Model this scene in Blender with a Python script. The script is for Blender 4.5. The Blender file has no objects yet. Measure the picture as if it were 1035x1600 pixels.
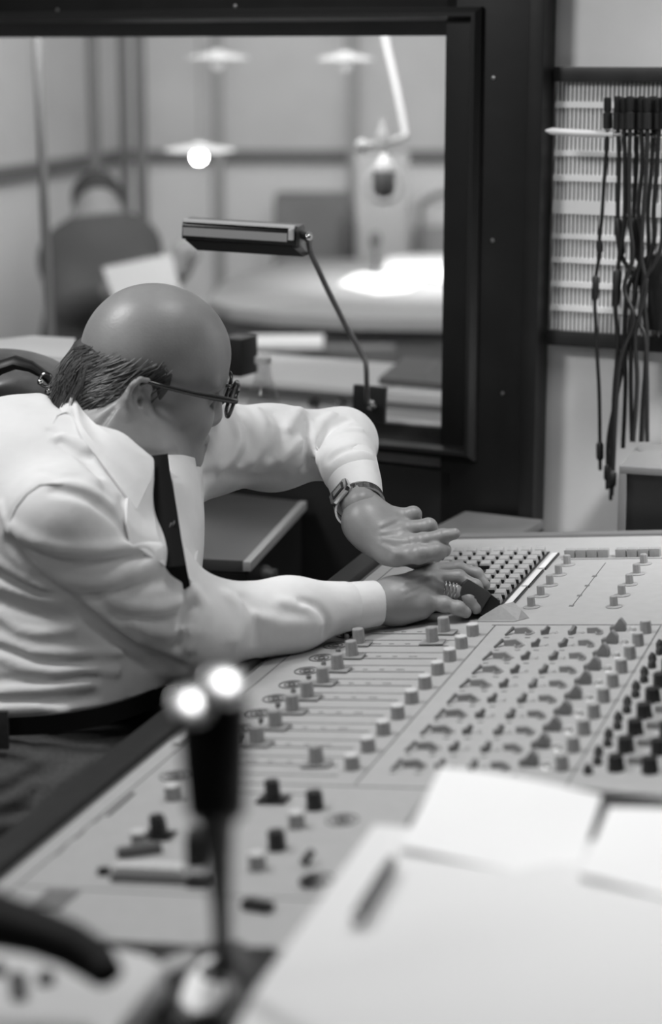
import bpy, bmesh, math, random
import numpy as np
from mathutils import Vector, Matrix
random.seed(4)
SC = bpy.context.scene
COL = SC.collection
F0 = 3083.0; PITCH = math.radians(13.1); CH = 1.5
cR = np.array([1., 0, 0]); cF = np.array([0, math.cos(PITCH), -math.sin(PITCH)]); cU = np.array([0, math.sin(PITCH), math.cos(PITCH)])
CAM = np.array([0, 0, CH])
def ray(x, y): return (x-517.5)/F0*cR + cF - (y-800)/F0*cU
def P(x, y, d): return CAM + ray(x, y)*d            # a surveyed point: sight line and distance
def onz(x, y, z): r = ray(x, y); return CAM + (z-CH)/r[2]*r
def nrm(v): v = np.asarray(v, float); return v/np.linalg.norm(v)

# ------------------------------------------------------------------ materials
MATS = {}
def mat(name, g, rough=.5, metal=0., spec=.5, noise=0., nscale=40., bump=0., bscale=60., emit=None, coat=0., g2=None, stretch=None):
    if name in MATS: return MATS[name]
    m = bpy.data.materials.new(name); m.use_nodes = True
    nt = m.node_tree; b = nt.nodes['Principled BSDF']
    c = (g, g, g, 1)
    b.inputs['Base Color'].default_value = c
    b.inputs['Roughness'].default_value = rough
    b.inputs['Metallic'].default_value = metal
    b.inputs['Specular IOR Level'].default_value = spec
    b.inputs['Coat Weight'].default_value = coat
    b.inputs['Coat Roughness'].default_value = .25
    if noise or bump:
        tc = nt.nodes.new('ShaderNodeTexCoord'); mp = nt.nodes.new('ShaderNodeMapping')
        nt.links.new(tc.outputs['Object'], mp.inputs[0])
        if stretch: mp.inputs['Scale'].default_value = stretch
    if noise:
        n = nt.nodes.new('ShaderNodeTexNoise'); n.inputs['Scale'].default_value = nscale; n.inputs['Detail'].default_value = 5
        r = nt.nodes.new('ShaderNodeMapRange')
        lo = g*(1-noise) if g2 is None else g2; hi = min(1, g*(1+noise)) if g2 is None else g
        r.inputs[1].default_value = .3; r.inputs[2].default_value = .7
        r.inputs[3].default_value = lo; r.inputs[4].default_value = hi
        nt.links.new(mp.outputs[0], n.inputs[0]); nt.links.new(n.outputs[0], r.inputs[0])
        cb = nt.nodes.new('ShaderNodeCombineColor')
        for i in range(3): nt.links.new(r.outputs[0], cb.inputs[i])
        nt.links.new(cb.outputs[0], b.inputs['Base Color'])
    if bump:
        n2 = nt.nodes.new('ShaderNodeTexNoise'); n2.inputs['Scale'].default_value = bscale; n2.inputs['Detail'].default_value = 4
        bp = nt.nodes.new('ShaderNodeBump'); bp.inputs['Strength'].default_value = bump; bp.inputs['Distance'].default_value = .002
        nt.links.new(mp.outputs[0], n2.inputs[0]); nt.links.new(n2.outputs[0], bp.inputs['Height']); nt.links.new(bp.outputs[0], b.inputs['Normal'])
    if emit:
        b.inputs['Emission Color'].default_value = (1, 1, 1, 1); b.inputs['Emission Strength'].default_value = emit
    MATS[name] = m
    return m
def glass_mat(name, refl=.06, tint=1.0, rough=0.):
    m = bpy.data.materials.new(name); m.use_nodes = True; nt = m.node_tree; nt.nodes.clear()
    o = nt.nodes.new('ShaderNodeOutputMaterial'); mx = nt.nodes.new('ShaderNodeMixShader')
    t = nt.nodes.new('ShaderNodeBsdfTransparent'); t.inputs[0].default_value = (tint, tint, tint, 1)
    g = nt.nodes.new('ShaderNodeBsdfGlossy'); g.inputs['Roughness'].default_value = rough
    mx.inputs[0].default_value = refl
    nt.links.new(t.outputs[0], mx.inputs[1]); nt.links.new(g.outputs[0], mx.inputs[2]); nt.links.new(mx.outputs[0], o.inputs[0])
    MATS[name] = m
    return m

# ------------------------------------------------------------------ mesh building
class MB:
    def __init__(s): s.v = []; s.f = []; s.sm = []
    def add(s, vs, fs, smooth=False):
        o = len(s.v); s.v += [tuple(map(float, q)) for q in vs]; s.f += [tuple(i+o for i in f) for f in fs]; s.sm += [smooth]*len(fs); return s
    def box(s, c, h, ax=None):
        ax = ax if ax is not None else np.eye(3)
        c = np.asarray(c, float); ax = [np.asarray(a, float) for a in ax]
        vs = [c + ax[0]*h[0]*i + ax[1]*h[1]*j + ax[2]*h[2]*k for i in (-1, 1) for j in (-1, 1) for k in (-1, 1)]
        return s.add(vs, [(0, 1, 3, 2), (4, 6, 7, 5), (0, 4, 5, 1), (2, 3, 7, 6), (0, 2, 6, 4), (1, 5, 7, 3)])
    def prism(s, base, off):
        base = [np.asarray(b, float) for b in base]; off = np.asarray(off, float); n = len(base)
        return s.add(base + [b+off for b in base], [tuple(range(n))[::-1], tuple(range(n, 2*n))] + [(i, (i+1) % n, (i+1) % n+n, i+n) for i in range(n)])
    def tube(s, pts, rad, n=10, caps=True, flat=None):
        pts = [np.asarray(q, float) for q in pts]; m = len(pts)
        if not hasattr(rad, '__len__'): rad = [rad]*m
        T = [nrm(pts[min(i+1, m-1)]-pts[max(i-1, 0)]) for i in range(m)]
        a = np.array([0, 0, 1.]) if abs(T[0][2]) < .9 else np.array([1., 0, 0])
        x = nrm(np.cross(T[0], a)); vs = []
        for i in range(m):
            x = nrm(x - T[i]*(x@T[i])); y = np.cross(T[i], x)
            for k in range(n):
                an = 2*math.pi*k/n
                vs.append(pts[i] + rad[i]*(math.cos(an)*x + math.sin(an)*y*(flat or 1)))
        fs = [(i*n+k, i*n+(k+1) % n, (i+1)*n+(k+1) % n, (i+1)*n+k) for i in range(m-1) for k in range(n)]
        if caps: fs += [tuple(range(n))[::-1], tuple(range((m-1)*n, m*n))]
        s.add(vs, fs[:(m-1)*n], n > 5)
        o = len(s.v)-m*n
        if caps:
            s.f += [tuple(i+o for i in f) for f in fs[(m-1)*n:]]; s.sm += [False, False]
        return s
    def lathe(s, c, prof, ax=(0, 0, 1), n=24, smooth=True, caps=True):
        c = np.asarray(c, float); z = nrm(ax); a = np.array([0, 0, 1.]) if abs(z[2]) < .9 else np.array([1., 0, 0])
        x = nrm(np.cross(a, z)); y = np.cross(z, x); vs = []
        for r, h in prof:
            for k in range(n):
                an = 2*math.pi*k/n; vs.append(c + z*h + r*(math.cos(an)*x+math.sin(an)*y))
        m = len(prof)
        fs = [(i*n+k, i*n+(k+1) % n, (i+1)*n+(k+1) % n, (i+1)*n+k) for i in range(m-1) for k in range(n)]
        s.add(vs, fs, smooth); o = len(s.v)-m*n
        if caps:
            s.f += [tuple(o+i for i in range(n))[::-1], tuple(o+(m-1)*n+i for i in range(n))]; s.sm += [False, False]
        return s
    def ring(s, c, R, r, ax=(0, 0, 1), n=28, m=8, sx=1, sy=1, X=None, Y=None, e=2.0):
        c = np.asarray(c, float)
        if X is None:
            z = nrm(ax); a = np.array([0, 0, 1.]) if abs(z[2]) < .9 else np.array([1., 0, 0])
            X = nrm(np.cross(a, z)); Y = np.cross(z, X)
        pts = []
        for k in range(n):
            an = 2*math.pi*k/n; ca, sa = math.cos(an), math.sin(an)
            pts.append(c + R*(sx*abs(ca)**(2/e)*np.sign(ca)*X + sy*abs(sa)**(2/e)*np.sign(sa)*Y))
        Z = np.cross(X, Y); vs = []
        for k in range(n):
            t = nrm(pts[(k+1) % n]-pts[k-1]); q = np.cross(Z, t)
            for j in range(m):
                b = 2*math.pi*j/m; vs.append(pts[k] + r*(math.cos(b)*q + math.sin(b)*Z))
        fs = [(k*m+j, k*m+(j+1) % m, ((k+1) % n)*m+(j+1) % m, ((k+1) % n)*m+j) for k in range(n) for j in range(m)]
        return s.add(vs, fs, True)
    def ball(s, c, r, n=16, sc=(1, 1, 1), ax=None):
        ax = ax if ax is not None else np.eye(3); c = np.asarray(c, float)
        vs = []; m = n//2
        for i in range(m+1):
            th = math.pi*i/m
            for k in range(n):
                ph = 2*math.pi*k/n
                q = (math.sin(th)*math.cos(ph)*sc[0], math.sin(th)*math.sin(ph)*sc[1], math.cos(th)*sc[2])
                vs.append(c + r*(q[0]*np.asarray(ax[0])+q[1]*np.asarray(ax[1])+q[2]*np.asarray(ax[2])))
        fs = [(i*n+k, i*n+(k+1) % n, (i+1)*n+(k+1) % n, (i+1)*n+k) for i in range(m) for k in range(n)]
        return s.add(vs, fs, True)
    def sheet(s, grid, th):
        # grid[i][j] points -> thick sheet
        g = np.array(grid, float); a, b = g.shape[:2]
        du = np.gradient(g, axis=0); dv = np.gradient(g, axis=1); nn = np.cross(du, dv); nn /= np.linalg.norm(nn, axis=2, keepdims=True)+1e-12
        top = (g+nn*th/2).reshape(-1, 3); bot = (g-nn*th/2).reshape(-1, 3); N = a*b; fs = []
        for i in range(a-1):
            for j in range(b-1):
                q = (i*b+j, i*b+j+1, (i+1)*b+j+1, (i+1)*b+j); fs.append(q); fs.append(tuple(x+N for x in q[::-1]))
        rim = [(0, j) for j in range(b)] + [(i, b-1) for i in range(1, a)] + [(a-1, j) for j in range(b-2, -1, -1)] + [(i, 0) for i in range(a-2, 0, -1)]
        ids = [i*b+j for i, j in rim]
        for k in range(len(ids)): p, q = ids[k], ids[(k+1) % len(ids)]; fs.append((p, p+N, q+N, q))
        return s.add(list(top)+list(bot), fs, True)
    def mesh(s, name, m, bevel=0):
        me = bpy.data.meshes.new(name); me.from_pydata(s.v, [], s.f)
        bm = bmesh.new(); bm.from_mesh(me); bmesh.ops.remove_doubles(bm, verts=bm.verts, dist=1e-6) if s.v else None
        bmesh.ops.dissolve_degenerate(bm, edges=bm.edges, dist=1e-7)
        if bevel:
            es = [e for e in bm.edges if len(e.link_faces) == 2 and e.calc_face_angle(0) > .5]
            bmesh.ops.bevel(bm, geom=es, offset=bevel, segments=2, affect='EDGES', profile=.6, clamp_overlap=True)
        bmesh.ops.recalc_face_normals(bm, faces=bm.faces)
        if not bevel and len(bm.faces) == len(s.sm):
            for f, q in zip(bm.faces, s.sm): f.smooth = q
        elif any(s.sm) or bevel:
            for f in bm.faces: f.smooth = True
        for e in bm.edges:
            if len(e.link_faces) == 2 and e.calc_face_angle(0) > .75: e.smooth = False
        bm.to_mesh(me); bm.free(); me.materials.append(m); return me
    def build(s, name, m, parent=None, bevel=0, label=None, world=True):
        if parent is not None and world:
            w = Vector(WL[parent.name]); s.v = [tuple(Vector(q)-w) for q in s.v]
        o = bpy.data.objects.new(name, None if False else s.mesh(name, m, bevel)); COL.objects.link(o)
        if parent is not None: o.parent = parent; WL[o.name] = WL[parent.name]
        else: WL[o.name] = (0, 0, 0)
        if label: o['label'] = label
        return o
WL = {}
def tag(o, label, cat, group=None, kind=None):
    if label: o['label'] = label
    if cat: o['category'] = cat
    if group: o['group'] = group
    if kind: o['kind'] = kind
    return o
def thing(name, loc, label, cat, group=None):
    o = bpy.data.objects.new(name, None); COL.objects.link(o); o.location = [float(q) for q in loc]; o.empty_display_size = .05
    WL[o.name] = tuple(o.location); return tag(o, label, cat, group)
def single(mb, name, m, label, cat, group=None, bevel=0):
    # one-mesh thing with its origin at its base centre
    a = np.array(mb.v); c = (a.min(0)+a.max(0))/2; c[2] = a[:, 2].min()
    mb.v = [tuple(q) for q in (a-c)]; o = mb.build(name, m, None, bevel); o.location = c; WL[o.name] = tuple(c)
    return tag(o, label, cat, group)
def struct(mb, name, m, bevel=0, parent=None):
    o = mb.build(name, m, parent, bevel)
    if parent is None: o['kind'] = 'structure'
    return o

# ------------------------------------------------------------------ signed distance modelling -> one continuous mesh
class SDF:
    def __init__(s): s.p = []; s.b = []
    def add(s, fn, k=.01, op='u'): s.p.append((fn, k, op)); return s
    def cone(s, a, b, ra, rb, k=.01, op='u'):
        a = np.array(a, float); b = np.array(b, float); ba = b-a; L2 = ba@ba
        def fn(q):
            h = np.clip(((q-a)@ba)/L2, 0, 1); return np.linalg.norm(q-a-h[:, None]*ba, axis=1)-(ra+(rb-ra)*h)
        return s.add(fn, k, op)
    def ell(s, c, r, ax=None, k=.01, op='u'):
        c = np.array(c, float); r = np.array(r, float); A = np.eye(3) if ax is None else np.array(ax, float); rm = r.min()
        def fn(q):
            l = (q-c)@A.T; k0 = np.linalg.norm(l/r, axis=1); k1 = np.linalg.norm(l/(r*r), axis=1)+1e-9
            return np.where(k0 < .15, (k0-1)*rm, k0*(k0-1)/k1)
        return s.add(fn, k, op)
    def plane(s, c, n, k=.002):      # keep the side opposite to n
        c = np.array(c, float); n = nrm(n); return s.add(lambda q: (q-c)@n, k, 'i')
    def bump(s, pts, h, w): s.b.append((np.array(pts, float), h, w)); return s
    def ev(s, q, sub=None, bs=None, mode=None):
        d = np.full(len(q), 1e3)
        for i in (range(len(s.p)) if sub is None else sub):
            fn, k, op = s.p[i]; e = fn(q)
            if op == 'u': h = np.maximum(k-np.abs(d-e), 0)/k; d = np.minimum(d, e)-h*h*k*.25
            elif op == 's': e = -e; h = np.maximum(k-np.abs(d-e), 0)/k; d = np.maximum(d, e)+h*h*k*.25
            else: h = np.maximum(k-np.abs(d-e), 0)/k; d = np.maximum(d, e)+h*h*k*.25
        for i in (range(len(s.b)) if bs is None else bs):
            pts, hh, w = s.b[i]; d = d - hh*np.exp(-(s.pd(q, pts)/w)**2)
        return d
    @staticmethod
    def pd(q, pts):
        m = np.full(len(q), 1e3)
        if len(pts) == 1: return np.linalg.norm(q-pts[0], axis=1)
        for a, b in zip(pts[:-1], pts[1:]):
            ba = b-a; h = np.clip(((q-a)@ba)/(ba@ba+1e-12), 0, 1); m = np.minimum(m, np.linalg.norm(q-a-h[:, None]*ba, axis=1))
        return m
    def hit(s, pxs, t0=1.5, t1=3.2):
        out = []
        O = np.array([CAM]*len(pxs)); D = np.array([ray(*p) for p in pxs]); L = np.linalg.norm(D, axis=1, keepdims=True); D = D/L
        t = np.full(len(pxs), t0)
        for _ in range(160): t = t + np.clip(s.ev(O+D*t[:, None], bs=[])*.8, -.02, .08)
        return O+D*t[:, None], t < t1
    def fold(s, px, h, w):
        Q, ok = s.hit(px); Q = Q[ok]
        if len(Q) > 1: s.bump(Q, h, w)
        return s
    def mesh(s, lo, hi, h, N=12):
        lo = np.array(lo, float); hi = np.array(hi, float); nb = np.ceil((hi-lo)/(h*N)).astype(int)
        I = np.stack(np.meshgrid(*[np.arange(n) for n in nb], indexing='ij'), -1).reshape(-1, 3)
        C = lo+(I+.5)*h*N; hd = h*N*.5*math.sqrt(3); mb = sum([0])+.012
        E = np.stack([p[0](C) for p in s.p], 1); B = np.stack([s.pd(C, b[0]) for b in s.b], 1) if s.b else None
        D = s.ev(C, bs=[]); act = np.where(np.abs(D) < hd*1.25+mb)[0]
        g = np.stack(np.meshgrid(*[np.arange(N+1)]*3, indexing='ij'), -1).reshape(-1, 3)
        keys = []; verts = []; edges = [[], [], []]
        G = nb*N+4; K = lambda c: (c[:, 0]*G[1]+c[:, 1])*G[2]+c[:, 2]
        off = np.array([(i, j, k) for i in (0, 1) for j in (0, 1) for k in (0, 1)])
        for a in act:
            e = E[a]; dc = D[a]; sub = []
            for i, (fn, k, op) in enumerate(s.p):
                if op == 'u':
                    if e[i] < max(dc, 0) + 2.6*hd + k + .02 or e[i] < hd*2: sub.append(i)
                elif op == 's':
                    if e[i] < hd*1.4+k: sub.append(i)
                else:
                    if e[i] > -(hd*1.4+k+.02): sub.append(i)
            bs = [i for i in range(len(s.b)) if B[a, i] < hd+2.6*s.b[i][2]]
            base = I[a]*N; v = s.ev(lo+(base+g)*h, sub, bs).reshape(N+1, N+1, N+1)
            sg = v < 0
            if sg.all() or not sg.any(): continue
            cs = np.zeros((N, N, N), int)
            for o in off: cs += sg[o[0]:o[0]+N, o[1]:o[1]+N, o[2]:o[2]+N]
            ci = np.argwhere((cs > 0) & (cs < 8))
            acc = np.zeros((len(ci), 3)); cnt = np.zeros(len(ci))
            for x in range(8):
                for ax in range(3):
                    if off[x][ax]: continue
                    o1 = off[x]; o2 = o1.copy(); o2[ax] = 1
                    p1 = ci+o1; p2 = ci+o2; v1 = v[tuple(p1.T)]; v2 = v[tuple(p2.T)]
                    m = (v1 < 0) != (v2 < 0); t = np.where(m, v1/np.where(m, v1-v2, 1), 0)
                    q = o1[None].astype(float).repeat(len(ci), 0); q[:, ax] = t
                    acc += q*m[:, None]; cnt += m
            verts.append(lo+(base+ci+acc/cnt[:, None])*h); keys.append(K(base+ci+1))
            for ax in range(3):
                sl = [slice(0, N)]*3; s2 = list(sl); s2[ax] = slice(1, N+1)
                A = sg[tuple(sl)]; Bq = sg[tuple(s2)]; w = np.argwhere(A != Bq)
                if len(w): edges[ax].append(np.concatenate([base+w, A[tuple(w.T)][:, None]], 1))
        keys = np.concatenate(keys); verts = np.concatenate(verts); od = np.argsort(keys); keys = keys[od]; verts = verts[od]
        faces = []
        for ax in range(3):
            if not edges[ax]: continue
            w = np.concatenate(edges[ax]); c = w[:, :3]+1; b1 = np.zeros(3, int); b2 = np.zeros(3, int); b1[(ax+1) % 3] = 1; b2[(ax+2) % 3] = 1
            quad = [c-b1-b2, c-b2, c, c-b1]; idx = []; ok = np.ones(len(w), bool)
            for q in quad:
                kk = K(q); j = np.clip(np.searchsorted(keys, kk), 0, len(keys)-1); ok &= keys[j] == kk; idx.append(j)
            f = np.stack(idx, 1); fl = w[:, 3] == 0; f[fl] = f[fl][:, ::-1]; faces.append(f[ok])
        return verts, np.concatenate(faces)
def meshobj(name, VF, m, parent=None, smooth_it=0):
    V = []; Fc = []; o = 0
    for v, f in VF: V.append(v); Fc.append(f+o); o += len(v)
    V = np.concatenate(V); Fc = np.concatenate(Fc)
    for _ in range(smooth_it):
        acc = np.zeros_like(V); cnt = np.zeros(len(V))
        for a in range(4):
            for b_ in ((a+1) % 4, (a+3) % 4):
                np.add.at(acc, Fc[:, a], V[Fc[:, b_]]); np.add.at(cnt, Fc[:, a], 1)
        mk = cnt > 0; V[mk] = V[mk]*.5+.5*acc[mk]/cnt[mk][:, None]
    if parent is not None: V = V-np.array(WL[parent.name])
    me = bpy.data.meshes.new(name); me.vertices.add(len(V)); me.vertices.foreach_set('co', V.astype(np.float32).ravel())
    me.loops.add(len(Fc)*4); me.loops.foreach_set('vertex_index', Fc.astype(np.int32).ravel())
    me.polygons.add(len(Fc)); me.polygons.foreach_set('loop_start', np.arange(0, len(Fc)*4, 4, dtype=np.int32))
    me.polygons.foreach_set('loop_total', np.full(len(Fc), 4, np.int32)); me.update(calc_edges=True); me.validate()
    me.polygons.foreach_set('use_smooth', np.ones(len(me.polygons), bool)); me.materials.append(m)
    ob = bpy.data.objects.new(name, me); COL.objects.link(ob)
    if parent is not None: ob.parent = parent; WL[ob.name] = WL[parent.name]
    else: WL[ob.name] = (0, 0, 0)
    return ob
# ================================================================== materials used all over
M_black = mat('black_lacquer', .012, .42, spec=.4, noise=.25, nscale=9, bump=.15, bscale=30)
M_wall = mat('plaster_wall', .68, .85, noise=.05, nscale=8, bump=.12, bscale=160)
M_studio = mat('studio_wall', .62, .9, noise=.05, nscale=5)
M_studio_low = mat('studio_panelling', .78, .8, noise=.03, nscale=4)
M_rail = mat('dado_wood', .16, .6)
M_floor = mat('carpet', .09, .95, noise=.2, nscale=120)
M_ceil = mat('ceiling_tile', .6, .9)
M_dark = mat('dark_metal', .03, .38, noise=.15, nscale=30)
M_darker = mat('black_plastic', .018, .45)
M_midg = mat('mid_grey_paint', .26, .6, noise=.08, nscale=20)
M_pale = mat('pale_paint', .66, .55, noise=.03, nscale=20)
M_paper = mat('white_paper', .86, .8, noise=.02, nscale=6, bump=.05, bscale=20)
M_chrome = mat('chrome', .75, .16, metal=1.)
M_steel = mat('brushed_steel', .5, .32, metal=1.)
M_glass = glass_mat('window_glass', .035)
M_chr2 = mat('pale_metal', .85, .3, metal=.6)
M_lam = mat('grey_laminate', .3, .4, noise=.08, nscale=14)

# ================================================================== the room
WP = np.array([.333, 3.06, 0]); WA = math.radians(63)
WD = np.array([-math.sin(WA), math.cos(WA), 0])          # along the window wall, to the left and away
WN = np.array([-math.cos(WA), -math.sin(WA), 0])          # into the control room
Z3 = np.array([0, 0, 1.])
def wall_hit(x, y, off=0.):                               # sight line onto the wall plane, (s, z)
    r = ray(x, y); p0 = WP+WN*off; t = ((p0-CAM)@WN)/(r@WN); q = CAM+r*t; return (q-p0)@WD, q[2], q
def W(s, z, off=0.): return WP+WD*s+WN*off+Z3*z
AX = [WD, WN, Z3]
def wbox(mb, s0, s1, z0, z1, o0, o1): return mb.box(W((s0+s1)/2, (z0+z1)/2, (o0+o1)/2), (abs(s1-s0)/2, abs(o1-o0)/2, abs(z1-z0)/2), AX)

sR = wall_hit(725, 360)[0]; zB = wall_hit(700, 668)[1]; zT = wall_hit(400, 57)[1]; sC = wall_hit(861, 400)[0]; sM = wall_hit(755, 360)[0]; sN = wall_hit(838, 360)[0]
zT2 = wall_hit(500, 33)[1]
sL = 2.2; ZC = 2.6
# wall with an opening for the window
mb = MB()
wbox(mb, -2.2, sR-.0, 0, ZC, -.10, 0); wbox(mb, sR, sL, 0, zB-.02, -.10, 0); wbox(mb, sR, sL, zT+.01, ZC, -.10, 0); wbox(mb, sL, sL+.6, 0, ZC, -.10, 0)
struct(mb, 'wall_front', M_wall)
mb = MB().box((0, 4.0, -.05), (6, 9, .05)); struct(mb, 'floor', M_floor)
cl0 = W(-6, 0, -.05); cl1 = W(6, 0, -.05)
mb = MB().prism([cl0+Z3*ZC, cl1+Z3*ZC, np.array([-6, -3, ZC]), np.array([6, -3, ZC])], Z3*.1); struct(mb, 'ceiling', mat('dark_ceiling', .12, .9))
mb = MB().prism([cl0+Z3*(ZC+.001), cl1+Z3*(ZC+.001), np.array([-6, 12, ZC+.001]), np.array([6, 12, ZC+.001])], Z3*.1); struct(mb, 'ceiling_studio', M_ceil)
wl = W(sL+.6, 0)
mb = MB().box((wl[0]-.05, wl[1]/2-1.2, ZC/2), (.05, wl[1]/2+1.6, ZC/2)); struct(mb, 'wall_left', mat('dark_wall', .14, .8))
wr = W(-2.2, 0)
mb = MB().box((wr[0]+.05, wr[1]/2-1.2, ZC/2), (.05, wr[1]/2+1.6, ZC/2)); struct(mb, 'wall_right', mat('dark_wall', .14, .8))

# window: deep black casing, mitred inner frame, sill and pane
win = bpy.data.objects.new('window_1', None); COL.objects.link(win); win['kind'] = 'structure'; WL['window_1'] = (0, 0, 0)
mb = MB()
wbox(mb, sN, sR+.02, 0.0, ZC, 0, .035)                     # broad flat casing right of the pane
wbox(mb, sR, sL, zT2, ZC, 0, .035)
wbox(mb, sR, sL, 0.0, zB-.065, 0, .035)
mb.build('window_casing', M_black, win, bevel=.002)
mb = MB(); wbox(mb, sC, sN+.001, 0, ZC, 0, .05); mb.build('window_trim', M_black, win, bevel=.004)
mb = MB()
def molding(mb, a, b, inn):                                 # bevelled moulding strip from a to b, inn = towards the glass
    a = np.asarray(a); b = np.asarray(b); inn = np.asarray(inn)
    w = .042
    prof = [(0, 0), (0, .042), (.008, .05), (.014, .05), (.02, .036), (w, .012), (w, -.03), (0, -.03)]
    d = nrm(b-a)
    vs = []
    for e, q in ((-1, a), (1, b)):
        for u_, o_ in prof: vs.append(q + inn*u_ + WN*o_ - d*e*u_*1.0)
    n = len(prof)
    mb.add(vs, [tuple(range(n)), tuple(range(n, 2*n))[::-1]] + [(i, i+n, (i+1) % n+n, (i+1) % n) for i in range(n)])
mb = MB()
o = .042
molding(mb, W(sR-o, zT+o), W(sL, zT+o), -Z3)
molding(mb, W(sR-o, zT+o), W(sR-o, zB-o), WD)
molding(mb, W(sR-o, zB-o), W(sL, zB-o), Z3)
mb.build('window_frame', mat('satin_black', .02, .3, spec=.6), win)
mb = MB(); wbox(mb, sR-.002, sL, zB-.006, zB+.004, -.03, .012); mb.build('window_sill', mat('worn_highlit_sill', .42, .35, spec=.6, noise=.3, nscale=12), win, bevel=.002)  # sill tone raised to carry the bright highlight along it
mb = MB(); wbox(mb, sR, sL, zB, zT, -.036, -.032); mb.build('window_pane', M_glass, win)
# screws in the casing
k = 0
for x, y in [(772, 122), (770, 376), (786, 615), (368, 10), (90, 16)]:
    s_, z_, _ = wall_hit(x, y, .035)
    mb = MB().lathe(W(s_, z_, .035), [(.0035, 0), (.003, .0015), (.001, .0018)], WN, 12); mb.build('screw', M_steel, win)
# skirting ledge behind console (grey board shelf)
a0 = W(.62, .79, .04)
sh = MB(); wbox(sh, sC-.02, wall_hit(690, 800, .15)[0], .775, .79, .055, .26); single(sh, 'ledge_board', mat('ledge', .12, .5, noise=.2, nscale=10), 'dark grey ledge board along the foot of the black window casing', 'shelf', bevel=.002)

# ------------------------------------------------------------------ slatted patch panel on the white wall
g0 = wall_hit(868, 320)[0]; g1 = g0-.62
zt0 = wall_hit(868, 104)[1]; zt1 = wall_hit(868, 127)[1]; zb1 = wall_hit(862, 513)[1]; zb0 = wall_hit(862, 536)[1]
pp = thing('slatted_panel', W((g0+g1)/2, zb0, 0), 'pale slatted wall panel between two dark rails behind the hanging cords', 'wall panel')
mb = MB(); wbox(mb, g0, g1, zb1, zt1, .002, .006); mb.build('back_board', mat('panel_back', .10, .6), pp)
mb = MB(); wbox(mb, g0, g1, zt1, zt0, 0, .02); mb.build('rail', M_dark, pp, bevel=.001)
mb = MB(); wbox(mb, g0, g1, zb0, zb1, 0, .02); mb.build('rail', M_dark, pp, bevel=.001)
mb = MB(); s_ = g0-.002
while s_ > g1: wbox(mb, s_, s_-.0036, zb1, zt1, .006, .010); s_ -= .0066
mb.build('vertical_slats', mat('slat_ivory', .74, .5), pp)
for y0, y1 in [(158, 168), (234, 243), (272, 282), (312, 333), (364, 372), (401, 409), (438, 447), (475, 484)]:
    za = wall_hit(880, y0)[1]; zb_ = wall_hit(880, y1)[1]; mb = MB(); wbox(mb, g0-.001, g1, zb_, za, .009, .0125); mb.build('cross_band', mat('band_ivory', .82, .5), pp)

# hook rail the cords hang over
def wpt(x, y, off): return wall_hit(x, y, off)[2]
hk = thing('hook_rail', W(g0-.1, wall_hit(868, 205)[1], 0), 'white pointed bar standing off the slatted panel with cords hung over it', 'hook')
bar = [wpt(853, 204, .06), wpt(862, 205, .06), wpt(905, 208, .06), wpt(960, 210, .06)]
MB().tube(bar, [.0015, .0052, .0058, .0052], 12).build('pointed_blade', mat('bar_white', .82, .3), hk)
MB().tube([wpt(955, 210, .06), wpt(1060, 212, .06)], .0036, 12).build('bar', M_chrome, hk)
MB().tube([wpt(1030, 211, .06), wpt(1030, 211, .0)], .004, 10).build('standoff', M_chrome, hk)
MB().ball(wpt(1029, 211, .06), .008).build('end_knob', M_chrome, hk)

# patch cords: plug over the bar, cable hanging, inline sleeves
M_cord = mat('black_rubber', .016, .5)
def cord(px, off, plugs_y=(150, 203), desc='', sl=(), endplug=None, r=.0028):
    pts = [wpt(x, y, off) for x, y in px]
    c = thing('patch_cord', pts[-1], 'black patch cord ' + desc, 'cable', 'patch cords hanging from the white hook bar')
    # smooth the path
    Q = [pts[0]]
    for i in range(len(pts)-1):
        p0 = pts[max(i-1, 0)]; p1 = pts[i]; p2 = pts[i+1]; p3 = pts[min(i+2, len(pts)-1)]
        for t in (.2, .4, .6, .8, 1.): Q.append(.5*((2*p1)+(p2-p0)*t+(2*p0-5*p1+4*p2-p3)*t*t+(-p0+3*p1-3*p2+p3)*t**3))
    MB().tube(Q, r, 8).build('cable', M_cord, c)
    x = px[0][0]; a = wpt(x, plugs_y[0], off); b = wpt(x, plugs_y[1], off); d = b-a
    pl = MB(); L = np.linalg.norm(d); dd = nrm(d)
    pl.lathe(a, [(.0035, 0), (.0058, L*.03), (.0058, L*.42), (.0044, L*.46), (.0071, L*.5), (.0071, L*.97), (.004, L)], dd, 14)
    pl.build('plug', M_darker, c)
    for i0, i1 in sl:
        MB().tube([pts[i0]*(1-t)+pts[i1]*t for t in (0, .1, .5, .9, 1)], [r*.9, r*1.8, r*2, r*1.8, r*.9], 10).build('cable_sleeve', M_darker, c)
    if endplug:
        e = pts[-1]; dd = nrm(pts[-1]-pts[-2]); L = endplug
        MB().lathe(e-dd*.01, [(.003, 0), (.0058, L*.1), (.0058, L*.55), (.0045, L*.62), (.0028, L*.64), (.0028, L*.97), (.001, L)], dd, 12).build('plug', M_darker, c)
cord([(950, 203), (948, 240), (944, 290), (941, 340), (937, 375), (938, 395), (932, 430), (930, 470), (931, 500), (934, 560), (937, 620), (938, 700)], .062, (152, 202), 'hanging on its own leftmost beside the bundle', [(4, 5), (6, 7)], .045)
X0 = [966, 976, 985, 994, 1003, 1012, 1021, 1030, 1040]
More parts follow.
